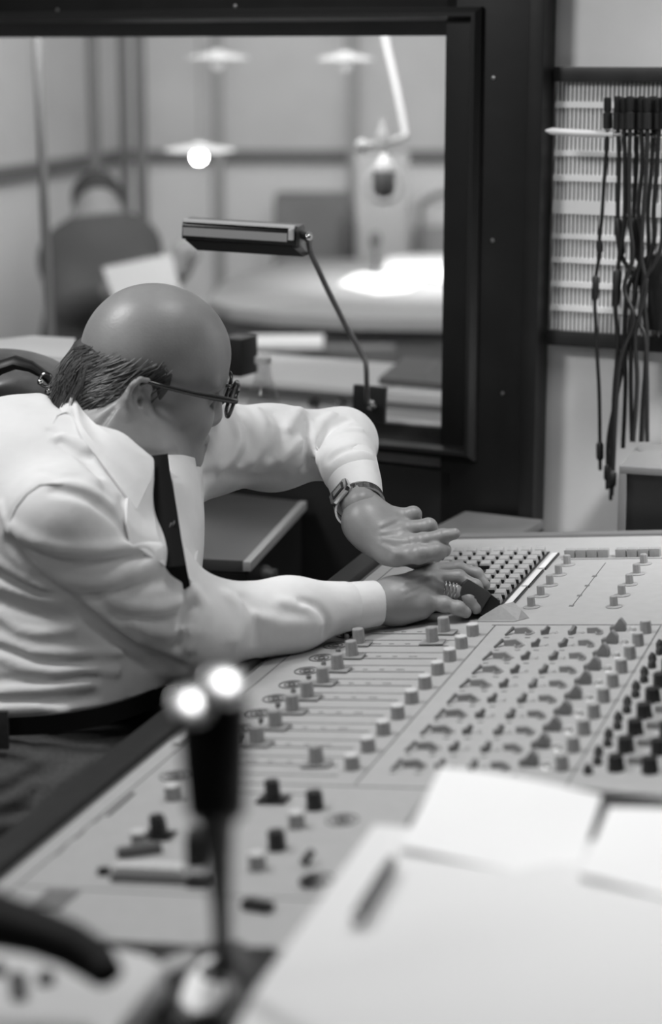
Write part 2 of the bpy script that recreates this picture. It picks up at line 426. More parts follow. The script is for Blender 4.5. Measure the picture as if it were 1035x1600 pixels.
low = [[(968, 260), (966, 340), (972, 400), (992, 440), (984, 520), (968, 600), (952, 680), (950, 735)],
       [(977, 260), (976, 350), (966, 420), (962, 480), (966, 540), (960, 620), (956, 740)],
       [(984, 250), (984, 340), (990, 400), (976, 450), (992, 500), (970, 560), (963, 640), (958, 745)],
       [(995, 260), (991, 340), (1000, 410), (982, 450), (976, 520), (978, 600), (974, 700)],
       [(1004, 260), (998, 330), (1004, 390), (996, 440), (988, 500), (986, 590), (988, 690)],
       [(1011, 260), (1006, 330), (1003, 400), (1010, 450), (994, 520), (996, 600), (990, 690)],
       [(1019, 260), (1013, 330), (1014, 400), (1002, 440), (1010, 520), (1008, 600), (1004, 690)],
       [(1027, 260), (1022, 330), (1022, 380), (1006, 440), (1012, 530), (1006, 620), (1002, 690)],
       [(1038, 260), (1036, 370), (1024, 410), (1008, 440), (1000, 500), (1010, 540), (1012, 690)]]
for i, (x0, l) in enumerate(zip(X0, low)):
    d = ['first in the bundle, its lower end swinging out left past the cabinet', 'second from the left in the bundle, ending in a long plug', 'third from the left in the bundle, kinked twice below the slats',
         'fourth in the bundle, crossing left behind the knot', 'middle of the bundle, straight below the knot', 'sixth in the bundle, bowing right above the knot', 'seventh in the bundle, falling behind the corner cabinet',
         'eighth in the bundle, second from the right edge', 'at the right edge, slanting in to the knot'][i]
    cord([(x0, 203)]+l, .06+.007*(i % 3), (150+2*(i % 2), 203), d, [(2, 3)] if i in (0, 3) else ([(3, 4)] if i in (1, 6) else []), .04+.012*(i % 2) if i < 3 else None, .0033)
# small black box at right edge of the panel
mb = MB(); q0 = wall_hit(1024, 395, .02); q1 = wall_hit(1060, 515, .02); wbox(mb, q0[0], q1[0]-.05, q1[1], q0[1], .0135, .05)
single(mb, 'junction_box', M_darker, 'small black box at the right picture edge of the slatted panel', 'box', bevel=.003)

# corner cabinet lower right
u_ = nrm([math.sin(math.radians(18.3)), math.cos(math.radians(18.3)), 0]); vx = np.array([u_[1], -u_[0], 0])
cc = P(968, 728, 2.86)
cb = thing('corner_cabinet', [cc[0]+.2, cc[1]+.1, 0], 'grey box cabinet with black front standing behind the console at far right', 'cabinet')
h = cc[2]; dd = .19; ww = .5
ax = [vx, u_, Z3]
def tw(q): return q+u_*(((WP+WN*.01-q)@WN)/(u_@WN))
A = cc*np.array([1, 1, 0]); B_ = A+vx*.19
MB().prism([A+Z3*(h-.011), B_+Z3*(h-.011), tw(B_)+Z3*(h-.011), tw(A)+Z3*(h-.011)], Z3*.011).build('top', mat('cabinet_grey', .2, .45), cb, bevel=.0015)
MB().prism([A, A+vx*.011, tw(A+vx*.011), tw(A)], Z3*(h-.011)).build('side_panel', mat('cabinet_side', .16, .5), cb, bevel=.001)
MB().prism([A+vx*.011+u_*.008, B_+u_*.008, B_+u_*.03, A+vx*.011+u_*.03], Z3*(h-.012)).build('front_panel', M_darker, cb)
# ------------------------------------------------------------------ side cabinet under the window, left of the console
corner = onz(392, 880, .775); far = onz(499, 763, .775)
ed = nrm(far-corner); lf = nrm(np.array([-ed[1], ed[0], 0]))
sc_ = thing('side_cabinet', corner+lf*.5-[0, 0, .775], 'black side cabinet with grey top and pale edge strip behind the seated man', 'cabinet')
Lc = .62
def to_wall(q, d, off): return q+d*(((WP+WN*off-q)@WN)/(d@WN))
def foot(z, e=0.):
    A = corner*np.array([1, 1, 0])+lf*e+ed*e; B_ = to_wall(A, ed, .054); D_ = A+lf*1.1; C_ = to_wall(D_, ed, .054)
    return [q+Z3*z for q in (A, B_, C_, D_)]
MB().prism(foot(.757, .012), Z3*.018).build('top', mat('side_top', .07, .42, noise=.12, nscale=9), sc_, bevel=.001)
f1 = foot(.762); MB().prism([f1[0], f1[1], f1[1]+lf*.012, f1[0]+lf*.012], Z3*.0145).build('edge_strip', mat('strip', .36, .4), sc_, bevel=.001)
MB().prism(foot(0., .01), Z3*.755).build('carcass', M_black, sc_)
q = onz(432, 868, .72)
kx = corner + ed*.12 - lf*.0; kx[2] = .725
MB().lathe(kx+lf*.01, [(.016, 0), (.016, .008), (.011, .014), (.011, .022), (.002, .024)], -lf, 18).build('knob', mat('dull_black', .05, .5), sc_)

# ------------------------------------------------------------------ strip lamp on the casing
lb = wpt(576, 630, .05)
lamp = thing('strip_lamp', wpt(576, 655, .04), 'black and grey strip lamp on a bent metal arm clamped to the window frame', 'lamp')
pa = wpt(552, 601, .052); pb = wpt(602, 606, .052); pc = wpt(600, 662, .052); pd_ = wpt(550, 656, .052)
mb = MB().prism([pa, pb, pc, pd_], -WN*.010); mb.build('bracket', M_darker, lamp, bevel=.002)
MB().lathe(wpt(583, 633, .056), [(.008, 0), (.008, .004), (.0045, .006), (.0045, .014), (.001, .015)], WN, 16).build('clamp_screw', M_chrome, lamp)
h0 = P(292, 355, 2.885); h1 = P(470, 366, 2.86); hd = nrm(h1-h0); hw = nrm(np.cross(hd, Z3)); hw = hw if hw[1] < 0 else -hw; hup = np.cross(hd, hw); hup = hup if hup[2] > 0 else -hup
arm = [P(482, 376, 2.87), P(486, 396, 2.89), P(510, 448, 2.97), P(540, 508, 3.03), P(566, 553, 3.08), P(572, 566, 3.085), P(573, 580, 3.09), wpt(574, 628, .06)]
MB().tube(arm, .0042, 12).build('arm', mat('arm_metal', .42, .32, metal=.8), lamp)
def hbox(mb, a0, a1, w0, w1, z0, z1): return mb.box(h0+hd*(a0+a1)/2+hw*(w0+w1)/2+hup*(z0+z1)/2, ((a1-a0)/2, abs(w1-w0)/2, abs(z1-z0)/2), [hd, hw, hup])
Lh = np.linalg.norm(h1-h0)
mb = MB()
prof = [(.030, -.014), (.030, .006), (.024, .013), (-.024, .013), (-.034, .006), (-.034, -.014)]
mb.prism([h0+hw*a+hup*b for a, b in prof], hd*Lh); mb.build('housing', mat('lamp_black', .012, .3), lamp, bevel=.001)
mb = MB(); hbox(mb, .002, Lh-.014, .0295, .0325, -.009, .003); mb.build('side_panel', mat('lamp_grey', .34, .4), lamp)
mb = MB(); hbox(mb, .002, Lh-.004, .020, .031, .0105, .0145); mb.build('edge_strip', mat('edge_pale', .75, .3), lamp)
mb = MB(); mb.prism([h0+hd*.004+hw*.028-hup*.015, h0+hd*.004-hw*.03-hup*.015, h0+hd*.022-hw*.022-hup*.030, h0+hd*.022+hw*.022-hup*.030], hd*(Lh-.012)); mb.build('reflector_hood', M_darker, lamp)
mb = MB(); hbox(mb, Lh-.012, Lh-.004, .03, .036, -.006, .010); mb.build('clip', M_chr2, lamp, bevel=.001)
MB().ball(P(482, 371, 2.86), .0075).build('swivel_joint', M_chrome, lamp)
MB().tube([h1-hup*.0, P(482, 371, 2.86)], .006, 12).build('hinge', M_dark, lamp)

# bottle in front of the pane, black speaker box
bt = onz(411, 640, .82); bz = P(411, 640, 3.12)
bo = thing('glass_bottle', wpt(412, 652, .02), 'clear glass bottle with narrow neck on the sill beside the small black box', 'bottle')
bc = np.array(WL[bo.name]); top = wpt(398, 557, .02)[2]-bc[2]
MB().lathe(bc, [(.026, 0), (.028, .004), (.028, top*.28), (.024, top*.42), (.0155, top*.66), (.0125, top*.85), (.0122, top*.9)], n=24).build('glass', glass_mat('bottle_glass', .14, .88, .08), bo)
MB().lathe(bc+[0, 0, top*.9], [(.0142, 0), (.0142, top*.1), (.012, top*.105)], n=20).build('crown_cap', mat('cap_grey', .55, .35), bo)
sb0 = wpt(361, 523, .03); 
mb = MB(); a = wall_hit(356, 524, .0); b = wall_hit(391, 586, .0); wbox(mb, a[0], b[0], b[1], a[1], -.028, .03)
single(mb, 'speaker_box', M_darker, 'small black box on the window glass just in front of the bald head', 'box', bevel=.003)

# ------------------------------------------------------------------ things left behind the man
bag = thing('leather_bag', P(30, 700, 2.75), 'worn dark leather bag with round metal buckles behind the man at left', 'bag')
S = SDF(); bcn = P(-20, 660, 2.80)
S.ell(bcn, (.16, .09, .10)); S.ell(P(20, 625, 2.76), (.085, .07, .055), k=.05); S.ell(bcn+[0, 0, -.08], (.17, .1, .09), k=.05)
S.fold([(-10, 628), (25, 630), (55, 632), (80, 632)], -.012, .008); S.fold([(0, 605), (20, 596), (45, 588)], .006, .012); S.fold([(5, 650), (40, 655), (70, 648)], .005, .01)
v, f = S.mesh(bcn-.32, bcn+.32, .006); meshobj('bag_body', [(v, f)], mat('bag_leather', .14, .42, noise=.3, nscale=22, bump=.5, bscale=50), bag, 1)
MB().tube([P(-30, 592, 2.66), P(0, 574, 2.655), P(25, 566, 2.65), P(48, 572, 2.65), P(68, 584, 2.66), P(82, 600, 2.68), P(88, 628, 2.70)], [.017, .018, .017, .014, .011, .009, .007], 12, flat=.55).build('strap', mat('strap_leather', .015, .5), bag)
MB().ring(P(72, 594, 2.645), .009, .0022, (0, -1, 0)).build('buckle', M_chrome, bag)
MB().ball(P(63, 597, 2.63), .0045).build('rivet', M_chrome, bag); MB().ball(P(75, 612, 2.64), .005).build('rivet', M_chrome, bag)
mb = MB(); n_ = 0
g = [[P(x, y, d) for x, y, d in ((-60, 525+2, 3.3), (-10, 533, 3.3), (50, 526, 3.3), (118, 530, 3.3))], [P(x, y, d) for x, y, d in ((-60, 558, 3.05), (0, 552, 3.05), (50, 556, 3.05), (112, 562, 3.05))]]
mb.sheet(g, .004)
single(mb, 'paper_sheaf', M_paper, 'white sheaf of paper lying behind the leather bag at left edge', 'papers')
b0 = MB(); c0 = P(20, 560, 3.2); b0.box([c0[0]-.1, c0[1]-.02, (c0[2]-.04+.776)/2], (.22, .09, (c0[2]-.04-.776)/2)); single(b0, 'paper_stand', mat('stand_grey', .12, .6), 'dark grey stand under the white sheaf of paper', 'stand')

# ------------------------------------------------------------------ the studio beyond the glass
BK = 8.4
A2 = math.radians(14); bd = nrm([math.cos(math.radians(2)), -math.sin(math.radians(2)), 0])
cor = P(190, 245, 8.45); cor = np.array([cor[0], cor[1], 0]); zr = P(190, 245, 8.45)[2]
ld = nrm([math.sin(math.radians(13)), math.cos(math.radians(13)), 0])
def plank(mb, a, b, z0, z1, th, side):
    a = np.asarray(a); b = np.asarray(b); d = b-a; L = np.linalg.norm(d); d = d/L; nn = np.array([-d[1], d[0], 0])*side
    return mb.box((a+b)/2+nn*th/2+Z3*(z0+z1)/2, (L/2, th/2, (z1-z0)/2), [d, nn, Z3])
mb = MB(); plank(mb, cor-bd*.0, cor+bd*5, zr, ZC, .1, 1); struct(mb, 'wall_back', M_studio)
mb = MB(); plank(mb, cor, cor+bd*5, 0, zr, .1, 1); struct(mb, 'trim_1', M_studio_low)
mb = MB(); plank(mb, cor, cor+bd*5, zr-.025, zr+.03, -.03, 1); struct(mb, 'trim_2', M_rail)
mb = MB(); plank(mb, cor-ld*5, cor, zr, ZC, .1, 1); struct(mb, 'wall_side', M_studio)
mb = MB(); plank(mb, cor-ld*5, cor, 0, zr, .1, 1); struct(mb, 'trim_3', M_studio_low)
mb = MB(); plank(mb, cor-ld*5, cor, zr-.025, zr+.03, -.03, 1); struct(mb, 'trim_4', M_rail)
rr = P(1100, 300, 7); mb = MB(); plank(mb, [rr[0], 3.4, 0], [rr[0]+.6, 8.6, 0], 0, ZC, .1, -1); struct(mb, 'wall_studio_right', M_studio)
for i, x in enumerate((342, 552)):
    q = P(x, 250, 8.36); mb = MB().box([q[0], q[1]-.0, ZC/2], (.022, .015, ZC/2)); struct(mb, 'trim_%d' % (5+i), mat('batten', .36, .7))
for i, (x, d, r, l) in enumerate([(150, 7.0, .021, 'dark upright pole, leftmost, rising behind the studio sitter'), (197, 7.5, .019, 'dark upright pole, middle of three left of the studio lamps'), (222, 7.1, .023, 'dark upright pole, thickest and nearest the studio lamps')]):
    q = P(x, 300, d); mb = MB().tube([[q[0], q[1], 0], [q[0], q[1], ZC]], r, 14); single(mb, 'metal_pole', mat('pole_dark', .13, .5), l, 'pole', 'upright poles in the studio')
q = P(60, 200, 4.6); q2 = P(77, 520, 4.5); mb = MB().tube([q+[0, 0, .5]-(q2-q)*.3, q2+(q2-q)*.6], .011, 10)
single(mb, 'reflection_rod', mat('reflection_grey', .17, .5), 'slim slanting grey rod added for a window reflection near the left edge', 'pole')  # grey rod added for a reflection in the window glass
# table
tb = thing('studio_table', P(560, 440, 6.6)*[1, 1, 0], 'large pale round cornered table behind the glass', 'table')
zt = .75
pl = [onz(x, y, zt) for x, y in [(325, 470), (350, 438), (380, 428), (450, 407), (520, 404), (800, 404), (860, 500), (760, 499), (560, 497), (430, 490), (360, 481)]]
pl = [q*np.array([1, 1, 0])+Z3*(zt-.035) for q in pl]
MB().prism(pl, Z3*.035).build('tabletop', mat('table_top', .27, .45, noise=.04, nscale=3), tb)
cq = sum(pl)/len(pl)
pn = [cq+(q-cq)*.94 for q in pl]; pn = [q*np.array([1, 1, 0])+Z3*.0 for q in pn]
MB().prism(pn, Z3*(zt-.037)).build('plinth', mat('table_dark', .10, .6, noise=.3, nscale=5), tb)
def flat(px, z, th, name, m, label, cat, group=None):
    q = [onz(x, y, z) for x, y in px]; return single(MB().prism(q, Z3*th), name, m, label, cat, group)
flat([(530, 446), (560, 430), (625, 428), (665, 436), (640, 455), (590, 461)], zt+.001, .006, 'paper_sheaf', M_paper, 'bright white papers nearest the front of the studio table', 'papers', 'papers on the studio table')
flat([(598, 424), (606, 404), (660, 400), (760, 402), (760, 436), (690, 440), (640, 428)], zt+.008, .008, 'paper_sheaf', M_paper, 'larger bright white papers running behind the window frame', 'papers', 'papers on the studio table')
q = onz(587, 430, zt); st = thing('table_stand', q, 'small dark upright stand on the studio table before the papers', 'stand')
MB().lathe(q, [(.03, 0), (.03, .01), (.006, .014), (.006, .09)], n=14).build('base', M_dark, st); MB().lathe(q+[0, 0, .085], [(.008, 0), (.018, .02), (.018, .05), (.006, .065)], n=14).build('head', M_dark, st)
# grey boxes at the back
def bgbox(x0, x1, y0, y1, d, name, m, label, cat, dep=.35, stand=True):
    a = P(x0, y0, d); b = P(x1, y1, d); z0 = 0 if stand else b[2]; z1 = a[2]
    mb = MB().box([(a[0]+b[0])/2, a[1]+dep/2, (z0+z1)/2], ((b[0]-a[0])/2, dep/2, (z1-z0)/2)); return single(mb, name, m, label, cat, bevel=.01)
bgbox(428, 551, 309, 400, 7.9, 'speaker_cabinet', mat('cab_g', .2, .7, noise=.15, nscale=3), 'mid grey cabinet against the far studio wall behind the strip lamp', 'cabinet')
bgbox(536, 556, 345, 408, 7.6, 'case', M_dark, 'narrow dark case beside the grey cabinet at the far wall', 'case', .2)
bgbox(640, 790, 325, 380, 8.05, 'low_cabinet', M_pale, 'pale low cabinet at right beyond the hanging microphone', 'cabinet')
bgbox(650, 790, 362, 410, 7.7, 'grey_bench', mat('bench_g', .3, .7), 'grey bench in front of the pale low cabinet', 'bench', .25)
bgbox(556, 640, 238, 420, 7.6, 'ghost_panel', mat('ghost_pale', .5, .8), 'pale upright panel added for a ghost reflection behind the hanging microphone', 'screen', .06)  # panel added for a pale ghost reflection in the glass
q = P(700, 306, 7.55); ch = MB().tube([q+[-.1, 0, -.03], q+[-.05, 0, .0], q+[0, 0, .015], q+[.08, 0, .01], q+[.2, 0, -.02]], .012, 8); ch.tube([q+[.2, 0, -.02], q+[.2, 0, -q[2]]], .01, 8); ch.tube([q+[-.1, 0, -.03], q+[-.1, .0, -q[2]]], .01, 8)
single(ch, 'chair_back', M_rail, 'dark curved chair rail in front of the pale low cabinet', 'chair')
# ledge cabinets just behind the window
def ledge(x0, x1, ztop, zbot, d0, d1, name, m, mt, label):
    a = P(x0, 598, 3.9); ga = wall_hit(x0, 600, -.55)[0]; gb = wall_hit(x1, 600, -.55)[0]
    c = W((ga+gb)/2, 0, -.7); t = thing(name, c, label, 'cabinet')
    mb = MB(); wbox(mb, ga, gb, 0, ztop-.02, -.55, -.85); mb.build('front', m, t)
    mb = MB(); wbox(mb, ga+.0, gb-.0, ztop-.02, ztop, -.53, -.86); mb.build('top', mt, t, bevel=.002); return t
zl = wall_hit(500, 600, -.55)[1]
lt = ledge(60, 596, zl, 0, 0, 0, 'ledge_cabinet', mat('ledge_front', .72, .6, noise=.04, nscale=4), mat('ledge_top', .85, .5), 'pale long cabinet under the window on the studio side')
for x in (492, 533): MB().lathe(wall_hit(x, 629, -.545)[2], [(.009, 0), (.008, .014), (.002, .016)], WN, 12).build('knob', M_dark if x == 492 else M_midg, lt)
mb = MB(); g_a = wall_hit(60, 602, -.53)[0]; g_b = wall_hit(594, 604, -.53)[0]; wbox(mb, g_a, g_b, zl-.022, zl-.012, -.545, -.525); mb.build('dark_rail', mat('ledge_rail', .12, .5), lt)  # dark strip along the front edge of the pale top
ledge(600, 790, zl-.0, 0, 0, 0, 'ledge_cabinet', mat('ledge_grey', .6, .6), mat('ledge_top', .85, .5), 'grey fronted cabinet under the window right of the lamp bracket')
flat([(592, 600), (632, 566), (900, 590), (900, 625), (724, 612)], zl+.001, .012, 'dark_slab', mat('slab', .13, .6), 'dark grey folder lying on the right end of the studio ledge', 'slab')  # flat dark piece over the right part of the ledge top
flat([(388, 546), (392, 535), (506, 534), (505, 546)], .70, .02, 'pale_board', M_pale, 'pale narrow board in the dark space before the studio table', 'board')
q = onz(450, 540, .70); mb = MB().box([q[0], q[1], .349], (.3, .05, .348)); single(mb, 'board_trestle', mat('table_dark', .045), 'dark trestle carrying the pale narrow board', 'stand')
# pendant lamps; the right saucer is added for a reflection in the glass
M_bulb = mat('bulb', .9, .5, emit=60)
def pendant(x, y, d, w, lit, label):
    q = P(x, y, d); R = w/2*d/F0
    t = thing('lamp_or_reflection', q, label, 'lamp', 'saucer shaped pendant lamps in the studio')
    MB().lathe(q, [(R, -.004), (R*.98, .002), (R*.6, .010), (R*.22, .016), (.02, .022)], n=32).build('lamp_shade', mat('shade_white', .72, .5), t)
    MB().tube([q+[0, 0, .02], [q[0], q[1], ZC]], .003, 6).build('cable', M_midg, t)
    MB().ball(q+[0, -R*.25, -.02], .020 if lit else .02).build('bulb', M_bulb if lit else M_paper, t)
pendant(340, 90, 6.2, 96, False, 'upper unlit saucer lamp near the top of the window')
pendant(312, 234, 6.0, 112, True, 'lower saucer lamp with a small glaring lit bulb')
pendant(540, 92, 6.0, 90, False, 'saucer shape added for a glass reflection at right, beside the white boom')
# boom and microphone
bm_ = thing('microphone_boom', P(690, 350, 5)*[1, 1, 0], 'white jointed boom arm holding the big studio microphone', 'stand')
MB().tube([P(596, 30, 4.9), P(604, 70, 4.85), P(618, 130, 4.8), P(628, 180, 4.75), P(634, 214, 4.7)], .0085, 10).build('upper_arm', mat('boom_white', .36, .4), bm_)
MB().tube([P(634, 214, 4.7), P(600, 224, 4.65), P(566, 228, 4.66)], .0075, 10).build('cross_bar', mat('boom_white', .85), bm_)
MB().lathe(P(598, 238, 4.65), [(.012, 0), (.016, .02), (.014, .05), (.009, .06), (.009, .08)], n=14).build('joint', mat('boom_white', .85), bm_)
MB().ball(P(566, 228, 4.66), .017).build('counterweight', mat('boom_white', .85), bm_)
q = P(700, 60, 5.4); MB().tube([P(596, 30, 4.9), [P(596, 30, 4.9)[0], P(596, 30, 4.9)[1], ZC]], .009, 10).build('drop_rod', mat('boom_white', .85), bm_)
mc = thing('studio_microphone', P(600, 308, 4.6), 'large dark grille microphone in a pale round cradle behind the glass', 'microphone')
cq = P(600, 288, 4.6)
MB().lathe(cq+[0, 0, -.03], [(.008, 0), (.022, .006), (.026, .02), (.026, .056), (.024, .06)], n=20).build('grille', mat('mic_grille', .1, .5), mc)
MB().lathe(cq+[0, 0, .03], [(.025, 0), (.025, .015), (.012, .03), (.004, .04)], n=20).build('body', mat('mic_pale', .6, .4), mc)
MB().ring(cq+[0, 0, .0], .044, .0035, (0, -1, 0)).build('cradle_ring', mat('mic_pale', .6), mc)
MB().tube([cq+[0, 0, .04], P(598, 238, 4.65)], .004, 8).build('yoke', mat('mic_pale', .6), mc)
# ================================================================== the mixing console
ka = math.radians(18.3); kt = math.radians(5.4)
KU = np.array([math.sin(ka), math.cos(ka), 0]); KH = np.array([math.cos(ka), -math.sin(ka), 0]); KV = KH*math.cos(kt)+Z3*math.sin(kt); KN = np.cross(KV, KU)
KO = onz(560, 905, .8)
con = thing('mixing_console', KO, 'long grey recording desk covered in knobs, faders and keys, beside the seated man', 'mixing console')
con.matrix_world = Matrix([[KV[0], KU[0], KN[0], KO[0]], [KV[1], KU[1], KN[1], KO[1]], [KV[2], KU[2], KN[2], KO[2]], [0, 0, 0, 1]])
# everything below is in console coordinates: x = across (away from the operator), y = along, z = out of the panel
M_pan = mat('console_panel', .40, .5, spec=.4, noise=.035, nscale=60)
M_pan2 = mat('console_side', .2, .5, noise=.05)
M_line = mat('engraved_line', .10, .6)
M_knob = mat('grey_knob', .31, .45, spec=.4, noise=.06, nscale=200)
M_cap = mat('pale_knob_cap', .6, .4)
M_kdark = mat('dark_knob', .13, .45, spec=.4)
M_kblack = mat('black_knob', .014, .4)
M_wood = mat('armrest_leatherette', .018, .6, spec=.3, noise=.12, nscale=50, bump=.15, bscale=300)
M_ivory = mat('ivory_key', .34, .42)
U0, U1, V1 = -1.165, .235, .92
def cpart(mb, name, m, bevel=0, label=None, parent=None, loc=(0, 0, 0), rz=0):
    o = mb.build(name, m, None, bevel, label); o.parent = parent or con; o.location = loc; o.rotation_euler = (0, 0, rz); return o
def cp(src, loc, rz=0, parent=None):
    o = src.copy(); COL.objects.link(o); o.parent = parent or con; o.location = loc; o.rotation_euler = (0, 0, rz)
    for ch in list(src.children): c = ch.copy(); COL.objects.link(c); c.parent = o
    return o
B = lambda mb, x0, x1, y0, y1, z0, z1: mb.box(((x0+x1)/2, (y0+y1)/2, (z0+z1)/2), ((x1-x0)/2, (y1-y0)/2, (z1-z0)/2))
cpart(B(MB(), .006, V1, U0, U1, -.012, 0), 'panel', M_pan, .0015)
cpart(B(MB(), .0, V1, U0-.01, U1, -.085, -.0125), 'chassis', M_pan2, .002)
mb = MB(); mb.add([], [])
B(mb, .10, V1-.02, U0+.06, U0+.16, -.78, -.085); B(mb, .10, V1-.02, U1-.2, U1-.1, -.78, -.085); 
cpart(mb, 'pedestal', M_darker)
cpart(B(MB(), .08, V1, U1, U1+.022, -.06, .004), 'rear_lip', mat('lip_grey', .16, .5), .003)
# padded armrest along the operator's edge
prof = [(.006, .004), (.006, -.06), (-.022, -.06), (-.036, -.04), (-.040, -.012), (-.036, .005), (-.030, .009), (.003, .009)]
mb = MB().prism([(x, U0-.02, z) for x, z in prof], (0, U1-U0+.01, 0)); cpart(mb, 'armrest', M_wood, .004)
cpart(B(MB(), .0065, .010, U0, U1, -.001, .0012), 'edge_trim', M_line)
# near end rail
cpart(B(MB(), .0, .6, U0-.03, U0-.012, -.07, -.012), 'end_panel', M_pan2, .003)
cpart(B(MB(), .0, .6, U0-.0125, U0+.0, -.03, -.014), 'end_strip', M_kblack)
# engraved lines
mb = MB(); L = lambda x0, x1, y0, y1, w=.0007: B(mb, min(x0, x1)-(w if x0 == x1 else 0), max(x0, x1)+(w if x0 == x1 else 0), min(y0, y1)-(w if y0 == y1 else 0), max(y0, y1)+(w if y0 == y1 else 0), -.0005, .0004)
pitch = .0527
rowu = [-.279-pitch*k for k in range(10)]
for k in range(11): L(.100, .226, -.306-pitch*k+.003, -.306-pitch*k+.003)
for k in range(10): L(.104, .216, rowu[k]+.004, rowu[k]+.004, .0012)
L(.0305, .0305, U0+.02, U1-.02); L(.2505, .2505, -.80, -.236); L(.246, V1, -.236, -.236, .0009); L(.452, .452, -.80, -.24); L(.10, .6, -.805, -.805)
L(.262, .45, .098, .098, .001); L(.035, .5, -1.07, -1.07)
mb2 = mb
L(.327, .327, -.15, .075, .0005)
cpart(mb, 'engraved_lines', M_line)
mb = MB()
for y in (-.15, -.10, -.05, .0): B(mb, .323, .329, y, y+.006, 0, .0005)
for k in range(10):
    for x in (.275, .3, .322, .352, .396): B(mb, x, x+.006, rowu[k]-.014, rowu[k]-.011, 0, .0004)
for k in range(10):
    for x, w in ((.118, .012), (.14, .006), (.16, .006), (.18, .01)): B(mb, x, x+w, rowu[k]+.012, rowu[k]+.014, 0, .0004)
for y in (-.92, -.96, -1.0): B(mb, .03, .034, y, y+.02, 0, .0005)
cpart(mb, 'printed_marks', mat('print_grey', .17, .6))
# printed dials, one per channel
mb = MB()
for R in (.0145, .0085, .004): mb.ring((0, 0, .0004), R, .0007, n=28, m=5)
ring = cpart(mb, 'dial_ring', M_line, loc=(.075, rowu[0]+.0, .0002))
for k in range(1, 10): cp(ring, (.075, -.274-pitch*k, .0002))
cp(ring, (.268, -.893, .0002)); cp(ring, (.29, -1.03, .0002)); cp(ring, (.060, -.79, .0002))
def fluted(r, h, n=16, taper=.94, z0=0):
    mb = MB(); pr = []
    vs = []
    for z, s_ in ((z0, 1.), (z0+h-.001, taper), (z0+h, taper-.08)):
        for k in range(2*n):
            a = math.pi*k/n; q = r*s_*(1 if k % 2 else .93); vs.append((q*math.cos(a), q*math.sin(a), z))
    m = 2*n; fs = [(i*m+k, i*m+(k+1) % m, (i+1)*m+(k+1) % m, (i+1)*m+k) for i in range(2) for k in range(m)]+[tuple(range(2*m, 3*m)), tuple(range(m))[::-1]]
    return mb.add(vs, fs)
# fader knobs: square skirt, fluted cap, small ball lever behind
def fader(loc, rz=0, m=M_knob):
    o = cpart(B(MB(), -.0145, .0145, -.0105, .0105, .001, .0030), 'fader_plate', m, .0008, loc=loc, rz=rz)
    cpart(fluted(.0076, .0175, 9, .95, .0030), 'fader_knob', m, parent=o); return o
f0 = fader((.112, rowu[2]+.008, 0))
for k in range(3, 9): cp(f0, (.112, rowu[k]+.008+random.uniform(-.002, .002), 0), random.uniform(-.06, .06))
cp(f0, (.104, rowu[1]+.008, 0))
cp(f0, (.1935, -.317, 0), .05); cp(f0, (.196, -.273, 0), -.04); cp(f0, (.195, rowu[9]+.004, 0), .1)
fb = fader((.186, -.85, 0), m=M_kblack)
mb = MB().tube([(0, 0, 0), (.001, .002, .005)], .002, 8).ball((.001, .003, .0065), .0032, 12)
bl = cpart(mb, 'ball_lever', M_kdark, loc=(.092, rowu[2]+.012, 0))
for k in range(3, 10): cp(bl, (.092, rowu[k]+.012+random.uniform(-.002, .002), 0))
cp(bl, (.083, rowu[1]+.02, 0)); cp(bl, (.073, rowu[0]-.008, 0))
# pale capped rotary knobs
k0 = cpart(fluted(.0078, .0132, 9, .97), 'rotary_knob', M_knob, loc=(.234, rowu[0]-.003, 0))
cpart(MB().lathe((0, 0, .0132), [(.0072, 0), (.0071, .0012), (.0064, .0017)], n=22), 'knob_cap', M_cap, parent=k0)
for k in range(1, 10): cp(k0, (.234, rowu[k]-.003, 0), random.uniform(0, 1))
cp(k0, (.232, -.913, 0), .3); cp(k0, (.231, -1.012, 0), .3); cp(k0, (.085, -.853, 0), .3); cp(k0, (.103, -.972, 0), .3)
kb = cpart(fluted(.0085, .0170, 9, .92), 'black_rotary_knob', M_kblack, loc=(.233, -.866, 0))
for q in [(.232, -.966), (.112, -.949)]: cp(kb, (q[0], q[1], 0))
cp(fb, (.111, -.948, 0)); 
# channel switches
def skew(mb_, pts, w): return mb_.prism([(x, -w, z) for x, z in pts], (0, 2*w, 0))
mb = skew(MB(), [(-.010, 0), (-.0105, .0068), (.004, .0078), (.011, .003), (.011, 0)], .0026)
mb.ring((.007, -.004, .0016), .0065, .0009, n=20, m=6, sy=.6)
swA = cpart(mb, 'lever_switch', M_knob)
mb = MB().tube([(-.020, -.010, .001), (-.016, -.005, .0035), (-.0115, .0, .0068)], [.0014, .0018, .0026], 8)
cpart(mb, 'switch_tip', M_kdark, parent=swA)
swA.location = (.2935, rowu[0]+.007, 0); swA.rotation_euler.z = .06
for k in range(1, 10): cp(swA, (.2935-.0005*(k % 3), rowu[k]+.007, 0), random.uniform(-.08, .12))
mb = skew(MB(), [(-.0085, 0), (-.009, .0062), (.003, .0068), (.0095, .0025), (.0095, 0)], .0026)
mb.ring((.006, -.004, .0016), .0065, .0009, n=20, m=6, sy=.6)
swC = cpart(mb, 'flat_switch', M_knob, loc=(.379, rowu[0]+.009, 0))
for k in range(1, 10): cp(swC, (.379, rowu[k]+.009, 0), random.uniform(-.05, .05))
mb = skew(MB(), [(-.0052, 0), (-.0054, .0050), (-.0005, .0060), (.0035, .0098), (.0062, .0078), (.003, 0)], .0024)
tg = cpart(mb, 'toggle_switch', mat('toggle_grey', .17, .45), loc=(.321, rowu[0]+.003, 0), rz=.5)
